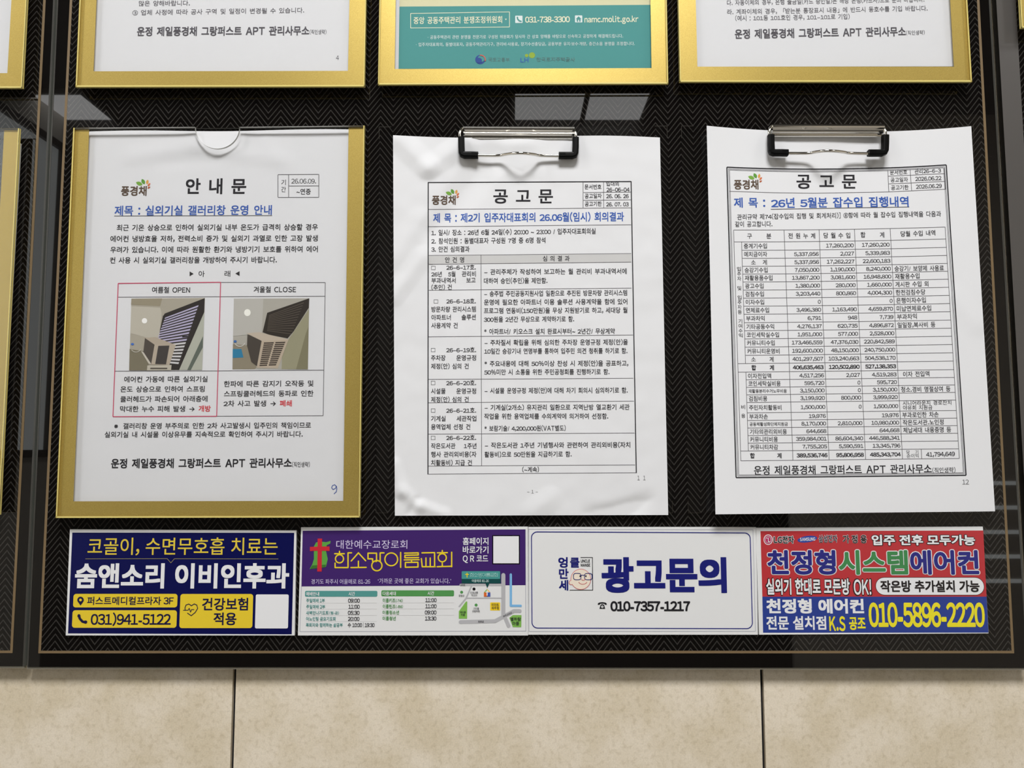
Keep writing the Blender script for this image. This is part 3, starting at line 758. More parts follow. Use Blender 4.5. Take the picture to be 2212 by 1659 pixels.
p.build('table_rules', C)
DATA = [('중계기수입', '', '17,260,200', '17,260,200', ''), ('예치금이자', '5,337,956', '2,027', '5,339,983', ''), ('소   계', '5,337,956', '17,262,227', '22,600,183', ''),
        ('승강기수입', '7,050,000', '1,190,000', '8,240,000', '승강기/ 보양제 사용료'), ('재활용품수입', '13,867,200', '3,081,600', '16,948,800', '재활용수입'), ('광고수입', '1,380,000', '280,000', '1,660,000', '게시판 수입 외'),
        ('검침수입', '3,203,440', '800,860', '4,004,300', '한전검침수당'), ('이자수입', '0', '', '0', '은행이자수입'), ('연체료수입', '3,496,380', '1,163,490', '4,659,870', '미납연체료수입'), ('부과차익', '6,791', '948', '7,739', '부과차익'),
        ('기타공동수익', '4,276,137', '620,735', '4,896,872', '일일장,복사비 등'), ('코인세탁실수입', '1,951,000', '577,000', '2,528,000', ''), ('커뮤니티수입', '173,466,559', '47,376,030', '220,842,589', ''), ('커뮤니티운영비', '192,600,000', '48,150,000', '240,750,000', ''),
        ('소      계', '401,297,507', '103,240,663', '504,538,170', ''), ('합      계', '406,635,463', '120,502,890', '527,138,353', ''),
        ('이자전입액', '4,517,256', '2,027', '4,519,283', ' 이자 전입액'), ('코인세탁실비용', '595,720', '0', '595,720', ''), ('재활용분리수거노무비용', '3,150,000', '0', '3,150,000', '청소.경비 명절상여 등'), ('검침비용', '3,199,920', '800,000', '3,999,920', ''),
        ('주민자치활동비', '1,500,000', '0', '1,500,000', ''), ('부과차손', '19,976', '', '19,976', '부과로인한 차손'), ('공동체활성화단체지원금', '8,170,000', '2,810,000', '10,980,000', '작은도서관.노인정'), ('기타의관리외비용', '644,668', '', '644,668', '체납세대 내용증명 등'),
        ('커뮤니티비용', '359,984,001', '86,604,340', '446,588,341', ''), ('커뮤니티차감', '7,755,205', '5,590,591', '13,345,796', ''), ('합          계', '389,536,746', '95,806,958', '485,343,704', '')]
p = Print(sC, LF).crop(*C5)
for u, t_ in ((.12, '구      분'), (.321, '전 원 누 계'), (.487, '당 월 수 입'), (.655, '합      계')):
    q = tp(u, 808); p.text(t_, q[0], None, q[1], 36, KB, b=.012, align='C')
q = tp(.87, 806); p.text('당월 수입 내역', q[0], None, q[1]+3, 36, KB, q[1]-5, b=.012, align='C')
for i, r in enumerate(DATA):
    y = (ROWY[i+1]+ROWY[i+2])/2; sub = i in (2, 14); tot = i in (15, 26); bb = .022 if tot else .01
    m_ = KB if tot else K
    if sub or tot: q = tp(.115, y); p.text(r[0], q[0], None, q[1], 34, m_, b=bb, align='C')
    else:
        q = tp(CU[1], y); n = len(r[0]); hh = 34 if n < 9 else 25
        p.text(r[0], q[0]+14, q[0]+14+n*(31 if n < 9 else 23.3), q[1], hh, m_, q[1]-1, b=bb)
    for j in (1, 2, 3):
        if r[j]:
            q = tp(CU[j+2], y); n = len(r[j]); wd = {1: 19}.get(n, 0) or sum(10.5 if c == ',' else 20.6 for c in r[j])
            p.text(r[j], q[0]-10-wd, q[0]-10, q[1]+1, 35, m_, q[1]-1, b=bb)
    if r[4]:
        q = tp(CU[5], y); s_ = r[4].strip(); wd = sum(12 if c == ' ' else 10 if c in '.,/' else 33 for c in s_)
        q0 = q[0]+(15 if r[4][0] != ' ' else 34)
        p.text(s_, q0, q0+wd, q[1]+1, 36, K, q[1]-4, b=.01)
p.crop(*C6)
p.text('시니어라운지 경로잔치', 1398, 1724, 593, 30, K, 588, b=.004); p.text('야유회 지원금', 1400, 1597, 624, 30, K, 621, b=.004)
p.text('당   기', 1423, 1503, 922, 27, K); p.text('순이익', 1425, 1505, 948, 27, K, 945); p.text('41,794,649', 1555, 1748, 936, 40, KB, 931, b=.012)
for t_, x, y in (('여', 309, 75), ('수', 310, 107), ('익', 311, 139), ('기', 308, 43), ('비', 327, 619), ('용', 328, 678)): p.text(t_, x-13, x+13, y, 28, K, b=.006)
p.crop(*C5)
for t_, x, y in (('입', 299, 1028), ('주', 300, 1061), ('자', 301, 1093), ('및', 302, 1157), ('입', 303, 1220), ('주', 303, 1252), ('자', 304, 1284), ('등', 305, 1317)): p.text(t_, x-13, x+13, y, 28, K, b=.006)
for t_, a, b_, y0, y1, h in (('문서번호', 1313, 1428, 381, 377, 31), ('관리26-6-3', 1478, 1655, 374, 366, 34), ('공고일자', 1317, 1433, 431, 428, 31), ('2026.06.22', 1482, 1658, 423, 416, 37), ('공고기한', 1320, 1437, 483, 480, 31), ('2026.06.29', 1487, 1660, 475, 468, 37),
                    ('관리규약 제74(잡수입의 집행 및 회계처리)] ⑧항에 따라 월 잡수입 집행내역을 다음과', 287, 1655, 680, 658, 37), ('같이 공고합니다.', 273, 523, 728, 726, 37)):
    p.text(t_, a, b_, y0, h, K, y1, b=.01)
p.build('printed_text', C)
p = Print(sC, LF).crop(*C6); p.text(OFFICE, 400, 1592, 1045, 60, KB, 1033, b=.014); p.text('(직인생략)', 1597, 1752, 1044, 35, K, 1040, b=.004); p.build('signature_line', C)
p = Print(sC, LF).crop(*C6); p.text('12', 1798, 1842, 1120, 46, GR); p.build('page_number', C)

# ---- top row of sheets
def up_sheet(bl, br, ll, lr, h=790): return [(bl[0]+ll, bl[1]-h), (br[0]+lr, br[1]-h), br, bl]
sT = Surf(15.6*MM, lambda u, v: .1*MM*noise.noise(Vector((u*.01, v*.01, 2))))
T1 = sheet('white notice sheet with office signature line, numbered 4 in its corner', up_sheet((198.6, 156.5), (753, 155), 36, 14), sT, nx=16, ny=20)
p = Print(sT); DK = ink((98, 96, 102)); DK2 = ink((88, 86, 92))
p.text('많은 양해바랍니다.', 300, 410, 7.5, 11.5, DK, 6.5, b=.006); p.text('③ 업체 사정에 따라 공사 구역 및 일정이 변경될 수 있습니다.', 286, 657, 27.5, 11.5, DK, 22, b=.006); p.build('printed_text', T1)
p = Print(sT); p.text(OFFICE, 296, 668, 68, 19, DK2, 66, b=.024); p.text('(직인생략)', 669, 705, 69, 10, DK, b=.006); p.build('signature_line', T1)
p = Print(sT); p.text('4', 726, 732, 124, 14, DK); p.build('page_number', T1)
T3 = sheet('white payment notice sheet showing only its last lines and office signature', up_sheet((1506.3, 144), (2063.5, 143.5), -19, -45), sT, nx=16, ny=20)
C13 = (1440, 0, 2.8653)
p = Print(sT).crop(*C13)
p.text('다. 자동이체의 경우, 은행 출금일(카드 승인일)은 해당 은행(카드사)으로 문의 바랍니다.', 373, 1595, 17, 33, DK, -4, b=.006)
p.text('라. 계좌이체의 경우, 「받는분 통장표시 내용」에 반드시 동호수를 기입 바랍니다.', 375, 1615, 74, 33, DK, 51, b=.006)
p.text('(예시 : 101동 101호인 경우, 101-101로 기입)', 425, 1133, 113, 33, DK, 102, b=.006); p.build('printed_text', T3)
p = Print(sT).crop(*C13); p.text(OFFICE, 422, 1480, 211, 56, DK2, 194, b=.024); p.text('(직인생략)', 1482, 1597, 204, 27, DK, 200, b=.006); p.build('signature_line', T3)
T2 = sheet('teal and cream dispute committee poster showing only its foot', up_sheet((849.6, 149), (1411, 148), 15, -11), sT, nx=16, ny=20, name='notice_poster', cat='poster')
C12 = (780, 0, 3.16)
p = Print(sT).crop(*C12)
p.poly([(262, 45), (1975, 33), (1985, 465), (256, 470)], ink((84, 152, 150))); p.poly([(285, -2400), (1940, -2400), (1975, 33), (262, 45)], ink((218, 214, 178)))
p.build('printed_field', T2, 'teal band below a cream field')
p = Print(sT, .22*MM).crop(*C12); CR = ink((232, 232, 205)); PW = ink((222, 232, 232))
for a, b_ in (((338, 92), (1013, 81)), ((1013, 81), (1013, 184)), ((1013, 184), (338, 191)), ((338, 191), (338, 92))): p.line(a, b_, 4, CR)
p.text('중앙 공동주택관리 분쟁조정위원회', 358, 963, 140, 46, CR, 133, b=.014); p.poly([(982, 128), (995, 128), (988, 138)], CR)
p.text('031-738-3300', 1120, 1425, 134, 46, CR, 131, b=.02); p.text('namc.molit.go.kr', 1525, 1893, 133, 46, CR, 129, b=.02)
p.build('contact_line', T2); p = Print(sT, .22*MM).crop(*C12)
p.text('· 공동주택관리 관련 분쟁을 전문가로 구성된 위원회가 당사자 간 상호 양해를 바탕으로 신속하고 공정하게 해결해드립니다.', 455, 1788, 254, 25, PW, 245)
p.text('· 입주자대표회의, 동별대표자, 공동주택관리기구, 관리비·사용료, 장기수선충당금, 공용부분 유지·보수·개량, 층간소음 분쟁을 조정합니다.', 375, 1868, 304, 25, PW, 297)
p.build('printed_text', T2)
p = Print(sT, .22*MM).crop(*C12); TE = ink((84, 152, 150))
p.rect(1052, 107, 1102, 157, PW, r=4); p.path([(1067, 118), (1069, 130), (1080, 142), (1092, 145)], 9, TE, 1)
p.build('phone_icon', T2); p = Print(sT, .22*MM).crop(*C12); p.rect(1460, 105, 1510, 153, PW, r=4); p.poly([(1466, 130), (1485, 111), (1504, 130)], TE, 1); p.rect(1472, 130, 1498, 148, TE, 1); p.rect(1481, 135, 1489, 148, PW, 2)
p.build('house_icon', T2)
p = Print(sT, .22*MM).crop(*C12); GY = ink((98, 120, 120))
p.ell(813, 407, 34, 32, ink((60, 84, 150))); p.ell(820, 400, 24, 22, TE, 1); p.ell(803, 412, 22, 18, ink((60, 84, 150)), 2); p.arc(816, 405, 32, 28, -95, 20, 7, ink((206, 110, 100)), 3)
p.text('국토교통부', 870, 1013, 408, 29, GY); p.text('LH', 1088, 1142, 410, 34, ink((66, 100, 176)), b=.02)
p.ell(1167, 377, 21, 20, ink((150, 176, 70))); p.ell(1130, 379, 12, 11, ink((150, 176, 70))); p.text('한국토지주택공사', 1197, 1460, 406, 29, GY); p.build('logo', T2)
T0 = sheet('blank white sheet edge inside the holder at the photo corner', up_sheet((-560, 158), (18, 158), 50, 42), sT, nx=8, ny=10)

# ------------------------------------------------------------------ clips
def clip(label, dx, dy, tilt, dd):
    def Q(u, v, d): return P(u+dx, v+dy+tilt*(u-1120), d+dd)
    c = Q(1120, 297, 14*MM)
    t = thing('spring_clip', label, 'clip', c, 'wire handled spring clips')
    prof = [(12.6, 0), (19, .1), (20.6, -.4), (21.8, -1.4), (22.2, -2.6), (21.8, -3.7), (20.8, -4.5), (20.2, -5.2), (20.3, -6.0), (19.6, -6.8), (18.4, -7.4), (18.0, -8.2), (18.4, -9.3), (17.6, -9.6), (16.6, -8.0), (17.6, -5.5), (16.4, -3), (12.6, -2.2)]
    a, b = Q(1001, 271, 21*MM), Q(1241, 272, 21*MM); V, Fc = [], []
    n = len(prof)
    for e in (a, b):
        for d, z in prof: V.append(Vector((e.x, -(d*MM+dd), e.z+z*MM)))
    for i in range(n): Fc.append([i, (i+1) % n, n+(i+1) % n, n+i])
    Fc += [list(range(n))[::-1], [n+i for i in range(n)]]
    mesh('clip_body', V, Fc, [chrome_m], t)
    w = [(1012, 276, 17), (1000, 277, 18), (994, 284, 20), (993, 296, 20.6), (995, 314, 20.6), (997, 330, 20.6), (1003, 336, 20.6), (1034, 336, 20.6), (1076, 336, 21), (1092, 333.5, 24), (1108, 331.5, 28.5), (1124, 331, 30.5), (1140, 332, 29), (1156, 334, 24.5), (1168, 336, 21.2), (1207, 337, 20.6), (1238, 337, 20.6), (1243, 331, 20.6), (1243, 315, 20.6), (1244, 297, 20.6), (1243, 286, 20), (1238, 278, 18), (1228, 277, 17)]
    V, Fc = tube(smooth_path([Q(x, y, d*MM) for x, y, d in w], 5), 1.15*MM, 12)
    mesh('wire_handle', V, Fc, [chrome_m], t, smooth=True)
    for g in ([(996.5, 297, 20.6), (996.8, 316, 20.6), (997.5, 330, 20.6), (999, 333.5, 20.6), (1003, 335, 20.6), (1018, 335, 20.6), (1033, 335.5, 20.6)],
              [(1243.5, 298, 20.6), (1243.3, 316, 20.6), (1242.6, 331, 20.6), (1241, 334.5, 20.6), (1237, 336, 20.6), (1222, 336, 20.6), (1207, 336, 20.6)]):
        pts = [Q(x, y, d*MM) for x, y, d in g]
        V, Fc = tube(pts, 2.55*MM, 16, squash=5)
        for i in range(1, 4):    # fine grip ribs on the lower arm
            a0 = pts[-1].lerp(pts[-2], .15); a1 = pts[-1].lerp(pts[-2], .95)
            z = (i-2)*1.1*MM
            v2, f2 = tube([a0+Vector((0, -2.5*MM, z)), a1+Vector((0, -2.5*MM, z))], .25*MM, 6)
            f2 = [[x+len(V) for x in f] for f in f2]; V = V+v2; Fc = Fc+f2
        mesh('corner_grip', V, Fc, [rubber_m], t, label='black plastic corner grip')
    return t
clip('chrome spring clip with black corner grips holding the creased meeting sheet', 0, 0, 0, 1*MM)
clip('chrome spring clip with black corner grips holding the number table sheet', 668.5, -5, -.002, 1*MM)

# ------------------------------------------------------------------ advert strips along the foot of the board
D_AD = 12.2*MM
ad_white = M('white_printed_film', (222, 223, 224), .22, 0, .45)
def advert(label, q, name='advert_panel'):
    c = P((q[2][0]+q[3][0])/2, q[2][1], D_BOARD)
    t = thing(name, label, 'advert', c, 'advert panels along the foot of the board')
    V, Fc, I = extrude(q, D_AD, D_BOARD+.3*MM, 0, 0)
    mesh('panel', V, Fc, [ad_white], t, I)
    return t
sD = Surf(D_AD)
def cr(k, *pts): return [(k[0]+x/k[2], k[1]+y/k[2]) for x, y in pts]
def G(r, g, b): return ink((r, g, b), True)
WH = G(226, 227, 230)
# navy clinic advert
C7 = (120, 1120, 4.0963); NV = G(10, 14, 74); YE = G(224, 196, 52); NV2 = G(26, 24, 64)
AD = advert('navy and yellow clinic advert with white lettering, first in the row', cr(C7, (127, 97), (2130, 107), (2115, 1035), (90, 1035)))
p = Print(sD, .05*MM).crop(*C7); p.poly([(148, 125), (2112, 127), (2090, 1025), (110, 1017)], NV); p.build('printed_field', AD, 'navy printed field')
p = Print(sD).crop(*C7); YT = G(216, 192, 66)
p.text('코골이, 수면무호흡 치료는', 285, 1965, 246, 148, YT, b=.006)
p.path([(265, 357), (988, 355), (1020, 393), (1052, 356), (1970, 358)], 4, G(150, 140, 90)); p.build('upper_lettering', AD, 'yellow lettering')
p = Print(sD).crop(*C7); p.text('숨앤소리 이비인후과', 172, 2067, 508, 205, WH, b=.032); p.build('clinic_name', AD, 'large white lettering')
p = Print(sD).crop(*C7)
for q in ((157, 667, 1078, 787), (148, 812, 1072, 967), (1100, 668, 1745, 970)): p.rect(*q, YE, r=24)
p.build('yellow_box', AD); p = Print(sD).crop(*C7); p.rect(1768, 672, 2060, 973, WH, r=14); p.build('blank_square', AD, 'white rounded square')
p = Print(sD, .25*MM).crop(*C7)
p.text('퍼스트메디컬프라자 3F', 280, 1045, 728, 70, NV2, b=.014); p.build('box_lettering', AD); p = Print(sD, .25*MM).crop(*C7)
p.text('031)941-5122', 312, 1020, 892, 108, NV2, b=.016); p.build('box_lettering', AD); p = Print(sD, .25*MM).crop(*C7)
p.text('건강보험', 1297, 1703, 758, 106, NV2, b=.018); p.text('적용', 1398, 1600, 888, 106, NV2, b=.018)
p.build('box_lettering', AD)
p = Print(sD, .25*MM).crop(*C7)
p.ell(221, 721, 29, 29, NV2); p.poly([(196, 735), (246, 735), (221, 770)], NV2, .5); p.ell(221, 721, 12, 12, YE, 1)
p.build('pin_icon', AD); p = Print(sD, .25*MM).crop(*C7)
p.path([(208, 860), (214, 885), (238, 912), (266, 920)], 22, NV2); p.ell(207, 862, 14, 16, NV2, 1); p.ell(264, 915, 17, 13, NV2, 1)
p.build('phone_icon', AD); p = Print(sD, .25*MM).crop(*C7)
hp = [(1168, 838), (1200, 860), (1235, 832), (1257, 795), (1250, 766), (1226, 756), (1202, 772), (1180, 757), (1155, 765), (1145, 790), (1146, 808)]
p.path(hp, 7, NV2); p.path([(1130, 812), (1172, 812), (1183, 795), (1194, 828), (1203, 806), (1224, 806)], 6, NV2); p.build('heart_icon', AD)
# purple church advert
C8 = (640, 1120, 4.3373); PU = G(64, 38, 104); TL_ = G(84, 148, 144); GN = G(82, 146, 82); LI = G(206, 196, 226); YL = G(232, 206, 46)
AD = advert('purple and white church advert with red cross and small map', cr(C8, (45, 83), (2170, 78), (2172, 1096), (15, 1096)))
p = Print(sD, .05*MM).crop(*C8); p.poly([(60, 115), (2148, 102), (2148, 625), (48, 637)], PU); p.build('printed_field', AD, 'purple printed field')
p = Print(sD, .08*MM).crop(*C8)
for a, b_ in (((48, 637), (33, 1060)), ((33, 1060), (2152, 1055)), ((2152, 1055), (2148, 102))): p.line(a, b_, 4, G(150, 150, 165))
for y in (793, 850, 910, 967):
    p.line((90, y), (755, y-2), 2.5, G(196, 196, 198))
    if y < 960: p.line((800, y-2), (1478, y-4), 2.5, G(196, 196, 198))
p.build('ruled_lines', AD)
p = Print(sD).crop(*C8)
p.poly([(165, 262), (185, 225), (222, 215), (280, 222), (322, 210), (318, 235), (285, 250), (278, 300), (295, 380), (278, 452), (215, 455), (125, 474), (150, 430), (165, 380)], G(92, 158, 70))
p.poly([(150, 440), (280, 432), (270, 458), (128, 474)], G(60, 110, 50), 1)
p.poly([(200, 188), (243, 188), (240, 262), (312, 262), (312, 305), (240, 302), (238, 497), (196, 497), (200, 302), (128, 306), (128, 266), (200, 264)], G(196, 44, 58), 2)
p.ell(220, 283, 30, 30, G(196, 44, 58), 3); p.build('cross_emblem', AD, 'red cross over green cloth')
p = Print(sD).crop(*C8)
p.text('대한예수교장로회', 375, 1040, 243, 80, LI, b=.0); p.build('white_lettering', AD); p = Print(sD).crop(*C8); p.text('경기도 파주시 어을매로 81-26', 140, 692, 591, 46, LI); p.text('‘가까운 곳에 좋은 교회가 있습니다.’', 765, 1450, 585, 48, LI)
p.build('white_lettering', AD); p = Print(sD).crop(*C8)
p.text('홈페이지', 1560, 1800, 213, 66, WH, b=.016); p.text('바로가기', 1560, 1800, 293, 66, WH, b=.016); p.text('Q R 코드', 1560, 1797, 375, 66, WH, b=.016); p.build('white_lettering', AD)
# church name drawn in even strokes
def church_name(p, X, Y, w, m):
    def st(pts): p.path([(X(a), Y(b)) for a, b in pts], w, m)
    def rg(cx, cy, r, a0=0, a1=360): st([(cx+r*math.cos(math.radians(a0+(a1-a0)*k/24)), cy+r*math.sin(math.radians(a0+(a1-a0)*k/24))) for k in range(25)])
    st([(405, 308), (405, 324)]); st([(360, 330), (450, 330)]); rg(405, 378, 38); st([(518, 322), (485, 322), (485, 460), (364, 460), (364, 418)])
    st([(515, 398), (582, 322), (650, 396)]); st([(582, 400), (582, 458)]); st([(512, 460), (655, 458)])
    st([(672, 325), (752, 325), (752, 402), (715, 402), (715, 378), (672, 378), (672, 325)]); st([(822, 322), (786, 322), (786, 405)]); rg(755, 442, 48)
    rg(890, 383, 60); st([(978, 318), (978, 458)])
    st([(1015, 325), (1143, 322), (1143, 342), (1018, 345), (1018, 368), (1146, 366)]); st([(1012, 388), (1150, 386)]); st([(1080, 388), (1080, 412)]); st([(1022, 412), (1140, 410), (1140, 455), (1022, 457), (1022, 412)])
    st([(1178, 322), (1296, 320), (1296, 450)]); st([(1215, 370), (1215, 450)]); st([(1255, 370), (1255, 450)]); st([(1172, 376), (1180, 452), (1302, 452)])
    st([(1368, 300), (1368, 318)]); st([(1322, 322), (1415, 320)]); rg(1368, 368, 38); st([(1368, 408), (1368, 450)]); st([(1320, 452), (1452, 448)]); st([(1456, 316), (1456, 452)])
p = Print(sD).crop(*C8); church_name(p, lambda x: x, lambda y: y, 12, YL); p.build('church_name', AD, 'yellow line lettering')
p = Print(sD).crop(*C8); p.rect(1836, 156, 2095, 430, G(16, 14, 22)); p.rect(1846, 166, 2085, 420, WH, 1); p.build('blank_square', AD, 'white square in a black border')
p = Print(sD).crop(*C8); p.rect(82, 678, 760, 733, TL_, r=12); p.build('teal_bar', AD); p = Print(sD).crop(*C8); p.rect(797, 673, 1478, 729, GN, r=12); p.build('green_bar', AD)
p = Print(sD, .25*MM).crop(*C8); DKT = G(48, 48, 54)
for t_, a, b_, y, m_ in (('예배안내', 93, 215, 707, WH), ('시간', 490, 550, 706, WH), ('다음세대', 810, 933, 703, WH), ('시간', 1230, 1292, 701, WH),
                   ('주일예배 1부', 93, 267, 768, TL_), ('주일예배 2부', 93, 270, 826, TL_), ('새벽만나기도회', 92, 300, 884, TL_), ('(월-금)', 310, 400, 885, TL_), ('어노인팅 금요기도회', 92, 368, 940, TL_), ('목회자와 함께하는 삶공부', 90, 435, 998, TL_),
                   ('이룸키즈', 810, 928, 767, GN), ('(-7세)', 932, 997, 769, GN), ('이룸틴즈', 810, 928, 823, GN), ('(-초6)', 932, 999, 825, GN), ('이룸청소년', 808, 962, 880, GN), ('이룸청년', 808, 932, 936, GN)):
    p.text(t_, a, b_, y, 28 if t_[0] == '(' else 36, m_, b=.014)
for t_, a, b_, y in (('09:00', 485, 595, 769), ('11:00', 489, 594, 826), ('05:30', 483, 593, 883), ('20:00', 484, 592, 940), ('수 10:00 | 19:30', 482, 733, 998), ('11:00', 1209, 1314, 764), ('11:00', 1209, 1314, 821), ('09:00', 1204, 1313, 879), ('13:30', 1206, 1312, 936)):
    p.text(t_, a, b_, y, 42, DKT, b=.014)
p.build('timetable_lettering', AD)
p = Print(sD, .1*MM).crop(*C8); RO = G(178, 178, 182)
p.path([(1940, 530), (1940, 905)], 38, RO); p.path([(1540, 622), (1925, 622)], 22, RO); p.path([(1600, 746), (1925, 746)], 11, RO); p.path([(1642, 632), (1592, 746), (1527, 824)], 14, RO)
p.path([(1540, 970), (1862, 962), (2040, 867), (2093, 867)], 36, RO); p.path([(1945, 905), (1990, 1008)], 34, RO); p.path([(2010, 525), (2010, 818), (2102, 818)], 22, G(122, 178, 222), .5)
p.poly([(1523, 870), (1590, 778), (1602, 778), (1600, 939), (1523, 939)], G(126, 180, 84), .5); p.poly([(1996, 930), (2030, 905), (2110, 905), (2108, 1018), (2030, 1018)], G(126, 180, 84), 1.2)
p.ell(1665, 661, 14, 14, G(24, 22, 26)); p.ell(1549, 691, 14, 14, GN); p.ell(1685, 811, 14, 14, GN); p.rect(1817, 786, 1910, 862, G(240, 206, 44), .5, r=6)
p.build('map', AD, 'small street map with a blue river')
p = Print(sD, .25*MM).crop(*C8)
p.rect(1550, 494, 1910, 568, G(72, 148, 144), r=8); p.rect(1550, 566, 1914, 608, G(24, 72, 72), 1); p.poly([(1772, 606), (1810, 606), (1790, 652)], G(24, 72, 72), 1)
p.poly([(1758, 692), (1788, 660), (1788, 692)], G(120, 180, 70), 1); p.poly([(1788, 660), (1818, 692), (1788, 692)], G(236, 190, 60), 1); p.rect(1758, 692, 1788, 732, G(214, 104, 46), 1); p.rect(1788, 692, 1818, 732, G(66, 90, 170), 1); p.rect(1783, 672, 1793, 722, WH, 2); p.rect(1772, 684, 1804, 693, WH, 2.5)
p.path([(1600, 512), (1600, 550)], 8, YL, 2); p.path([(1586, 524), (1614, 524)], 8, YL, 2.6); p.build('map_sign', AD, 'teal map sign with pointer')
p = Print(sD, .45*MM).crop(*C8)
church_name(p, lambda x: 1630+(x-358)*.233, lambda y: 530+(y-395)*.22, 2.8, G(176, 220, 216))
for t_, a, b_, y, h, m_ in (('어을매로 81-26', 1645, 1803, 584, 27, G(190, 216, 214)), ('이마트', 1830, 1898, 808, 27, DKT), ('파주점', 1830, 1898, 838, 27, DKT), ('해오름', 1535, 1588, 878, 20, DKT), ('마을', 1543, 1580, 902, 20, DKT), ('별하람', 2008, 2104, 943, 34, DKT), ('마을', 2025, 2088, 983, 34, DKT),
                      ('장명산', 1522, 1575, 723, 19, DKT), ('신성교통', 1630, 1702, 694, 19, DKT), ('차고지', 1640, 1693, 719, 19, DKT), ('고인돌', 1658, 1712, 843, 19, DKT), ('산림욕장', 1648, 1720, 868, 19, DKT), ('파주로', 1703, 1758, 967, 20, DKT), ('교하로', 1536, 1582, 623, 17, DKT)):
    p.text(t_, a, b_, y, h, m_, b=.012)
p.text('파주교차로', 1938, 2020, 918, 20, DKT, 882, b=.01); p.build('map_lettering', AD)
# white inquiry advert
C9 = (1130, 1120, 4.1736); NB = G(28, 32, 112)
AD = advert('plain white advert with navy lettering inside a rounded blue outline', cr(C9, (47, 78), (2100, 78), (2117, 1048), (47, 1048)))
p = Print(sD).crop(*C9)
for a, b_ in (((52, 97), (2072, 102)), ((2072, 102), (2095, 1017)), ((2095, 1017), (54, 1018)), ((54, 1018), (52, 97))): p.line(a, b_, 3, G(150, 152, 168))
rr = 52; q = [(75, 121), (2048, 130), (2067, 993), (80, 988)]; pts = []
for (x, y), a0, sx_, sy_ in ((q[0], 180, 1, 1), (q[1], 270, -1, 1), (q[2], 0, -1, -1), (q[3], 90, 1, -1)):
    for k_ in range(7):
        a = math.radians(a0+k_*15); pts.append((x+sx_*rr+rr*math.cos(a), y+sy_*rr+rr*math.sin(a)))
p.path(pts, 8, G(36, 40, 122), .5, close=True); p.build('outline', AD, 'rounded blue outline')
p = Print(sD).crop(*C9); p.text('광고문의', 707, 1835, 510, 292, NB, b=.04); p.build('large_lettering', AD)
p = Print(sD).crop(*C9); BK = G(34, 34, 38)
p.poly([(688, 815), (697, 782), (706, 774), (722, 774), (731, 782), (740, 815)], BK); p.ell(714, 796, 11, 11, ad_white, 1); p.ell(714, 796, 4, 4, BK, 2)
p.poly([(672, 778), (675, 764), (690, 757), (714, 754), (738, 757), (752, 764), (755, 778), (737, 778), (733, 768), (695, 768), (691, 778)][::1], BK, .5); p.build('phone_symbol', AD); p = Print(sD).crop(*C9)
p.text('010-7357-1217', 787, 1507, 790, 98, BK, b=.04, sq=False); p.build('phone_number', AD)
p = Print(sD).crop(*C9)
for t_, a, b_, y in (('엉', 317, 402, 396), ('클', 423, 508, 396), ('만', 323, 410, 498), ('세', 323, 407, 602)): p.text(t_, a, b_, y, 88, NB, b=.03)
p.text('UNCLE', 520, 603, 383, 30, BK, b=.03); p.text('MANSE', 520, 605, 420, 30, BK, b=.03)
p.path([(520, 352), (625, 352), (628, 646), (422, 646)], 6, BK)
SK = G(232, 220, 204); PK = G(206, 112, 116)
p.ell(520, 548, 92, 94, PK, 1, n=40); p.ell(520, 548, 87, 89, SK, 1.6, n=40); p.ell(432, 578, 20, 22, PK, 1.2); p.ell(433, 578, 15, 17, SK, 1.8)
for cx_ in (488, 588):
    sg = lambda q: math.copysign(abs(q)**.6, q)
    p.path([(cx_+34*sg(math.cos(k_*math.pi/12)), (523 if math.sin(k_*math.pi/12) > 0 else 520)+(30 if math.sin(k_*math.pi/12) > 0 else 25)*sg(math.sin(k_*math.pi/12))) for k_ in range(24)], 6, NB, 3, close=True)
p.path([(522, 516), (538, 510), (554, 516)], 6, NB, 3); p.ell(514, 520, 6, 9, BK, 3); p.ell(566, 520, 6, 9, BK, 3)
p.arc(542, 546, 14, 12, 0, 180, 5, PK, 3); p.arc(538, 570, 36, 22, 10, 170, 5, PK, 3); p.build('logo', AD)
# red and blue air conditioner advert
C10 = (1620, 1120, 3.7365); RD = G(180, 52, 58); BU = G(42, 62, 140); YY = G(230, 218, 44); BKF = G(36, 32, 34)
AD = advert('red and blue air conditioner advert with outlined lettering, last in the row', cr(C10, (47, 75), (1880, 66), (1926, 927), (74, 938)))
p = Print(sD, .05*MM).crop(*C10); p.poly([(85, 102), (1883, 97), (1910, 631), (100, 631)], RD); p.poly([(100, 631), (1910, 631), (1925, 921), (106, 922)], BU); p.build('printed_field', AD, 'red over blue printed field')
p = Print(sD).crop(*C10); LGM = G(176, 40, 92); INK4 = G(46, 40, 60); GN4 = G(64, 132, 78)
p.ell(147, 171, 37, 42, WH); p.ell(147, 171, 31, 36, LGM, 1); p.ell(147, 171, 24, 28, WH, 2); p.ell(147, 171, 21, 25, LGM, 3); p.path([(148, 156), (148, 188), (160, 188)], 5, WH, 4); p.ell(138, 160, 4, 4, WH, 4)
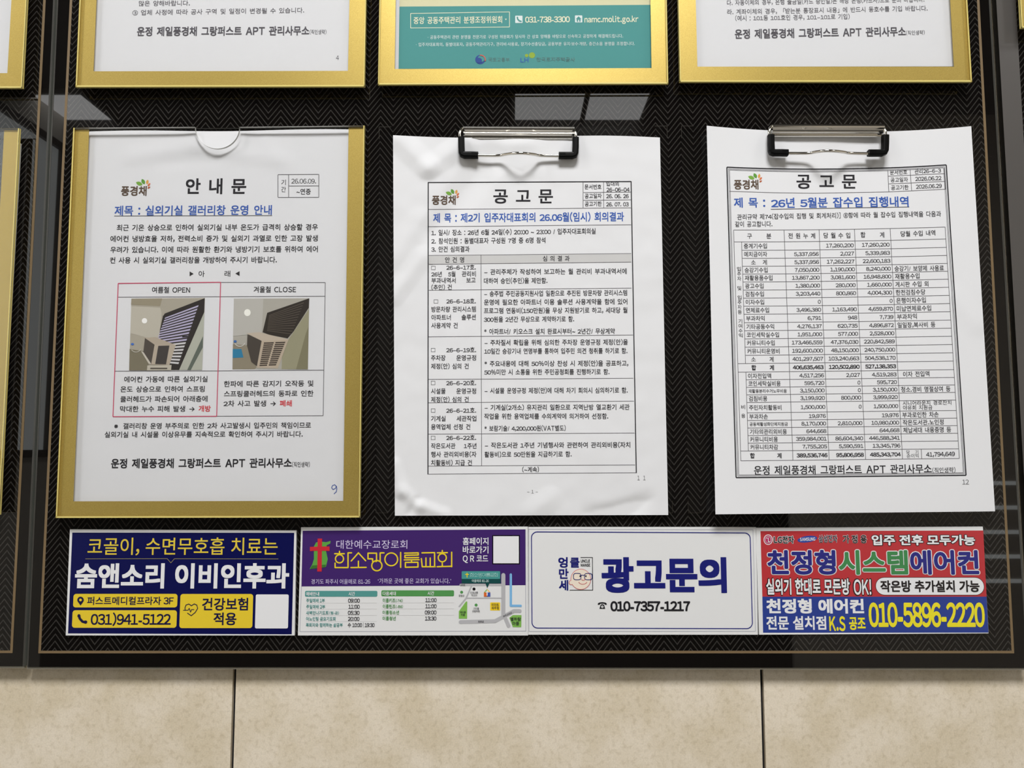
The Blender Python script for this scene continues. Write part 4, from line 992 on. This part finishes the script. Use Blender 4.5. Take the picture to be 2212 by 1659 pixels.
p.ell(463, 167, 80, 26, G(48, 72, 156), 0, -8); p.text('SAMSUNG', 403, 527, 169, 30, WH, 165, b=.02, up=1)
def outlined(t_, a, b_, y, h, fill, rim, b0, b1, up=0, sq=False):
    g = (b1-b0)*h/.89
    p.text(t_, a-g, b_+g, y, h, rim, b=b1, up=up, sq=sq); p.text(t_, a, b_, y, h, fill, b=b0, up=up+3, sq=sq)
outlined('LG전자', 193, 355, 171, 56, BKF, WH, .03, .085); outlined('삼성전자', 555, 705, 163, 58, INK4, WH, .012, .05); outlined('가 정 용', 750, 943, 166, 62, BKF, WH, .02, .055)
outlined('입주 전후 모두가능', 982, 1818, 174, 78, WH, BKF, .035, .095); p.build('top_lettering', AD)
p = Print(sD).crop(*C10)
outlined('천정형', 140, 693, 354, 182, G(42, 42, 124), WH, .034, .068); outlined('시스템', 716, 1275, 354, 182, GN4, WH, .034, .068); outlined('에어컨', 1293, 1848, 354, 182, G(42, 42, 124), WH, .034, .068); p.build('large_lettering', AD, 'white rimmed navy and green lettering')
p = Print(sD).crop(*C10)
outlined('실외기 한대로 모든방', 132, 806, 550, 122, WH, BKF, .03, .085); outlined('OK!', 838, 978, 553, 140, WH, BKF, .02, .075)
p.rect(1013, 474, 1892, 620, BKF, .3, r=72); p.rect(1017, 478, 1888, 616, WH, 1, r=68); p.text('작은방 추가설치 가능', 1053, 1853, 547, 88, BKF, b=.03, up=2); p.build('middle_lettering', AD)
p = Print(sD).crop(*C10)
p.text('천정형 에어컨', 133, 920, 708, 108, WH, b=.036); p.text('전문 설치점', 133, 615, 843, 104, WH, b=.026); p.text('K.S', 640, 770, 848, 132, YY, b=.03, sq=False); p.text('공조', 800, 933, 846, 100, YY, b=.03)
p.text('010-5896-2220', 958, 1895, 776, 218, YY, b=.034, sq=False); p.build('lower_lettering', AD, 'white and yellow lettering')

load_glyphs({'–'} | {c for q in QUEUE for _, a in q[0].q for c in a[0]})
for p, *a in QUEUE: p.finish(*a)
bpy.data.objects.remove(_to); bpy.data.curves.remove(_tc)
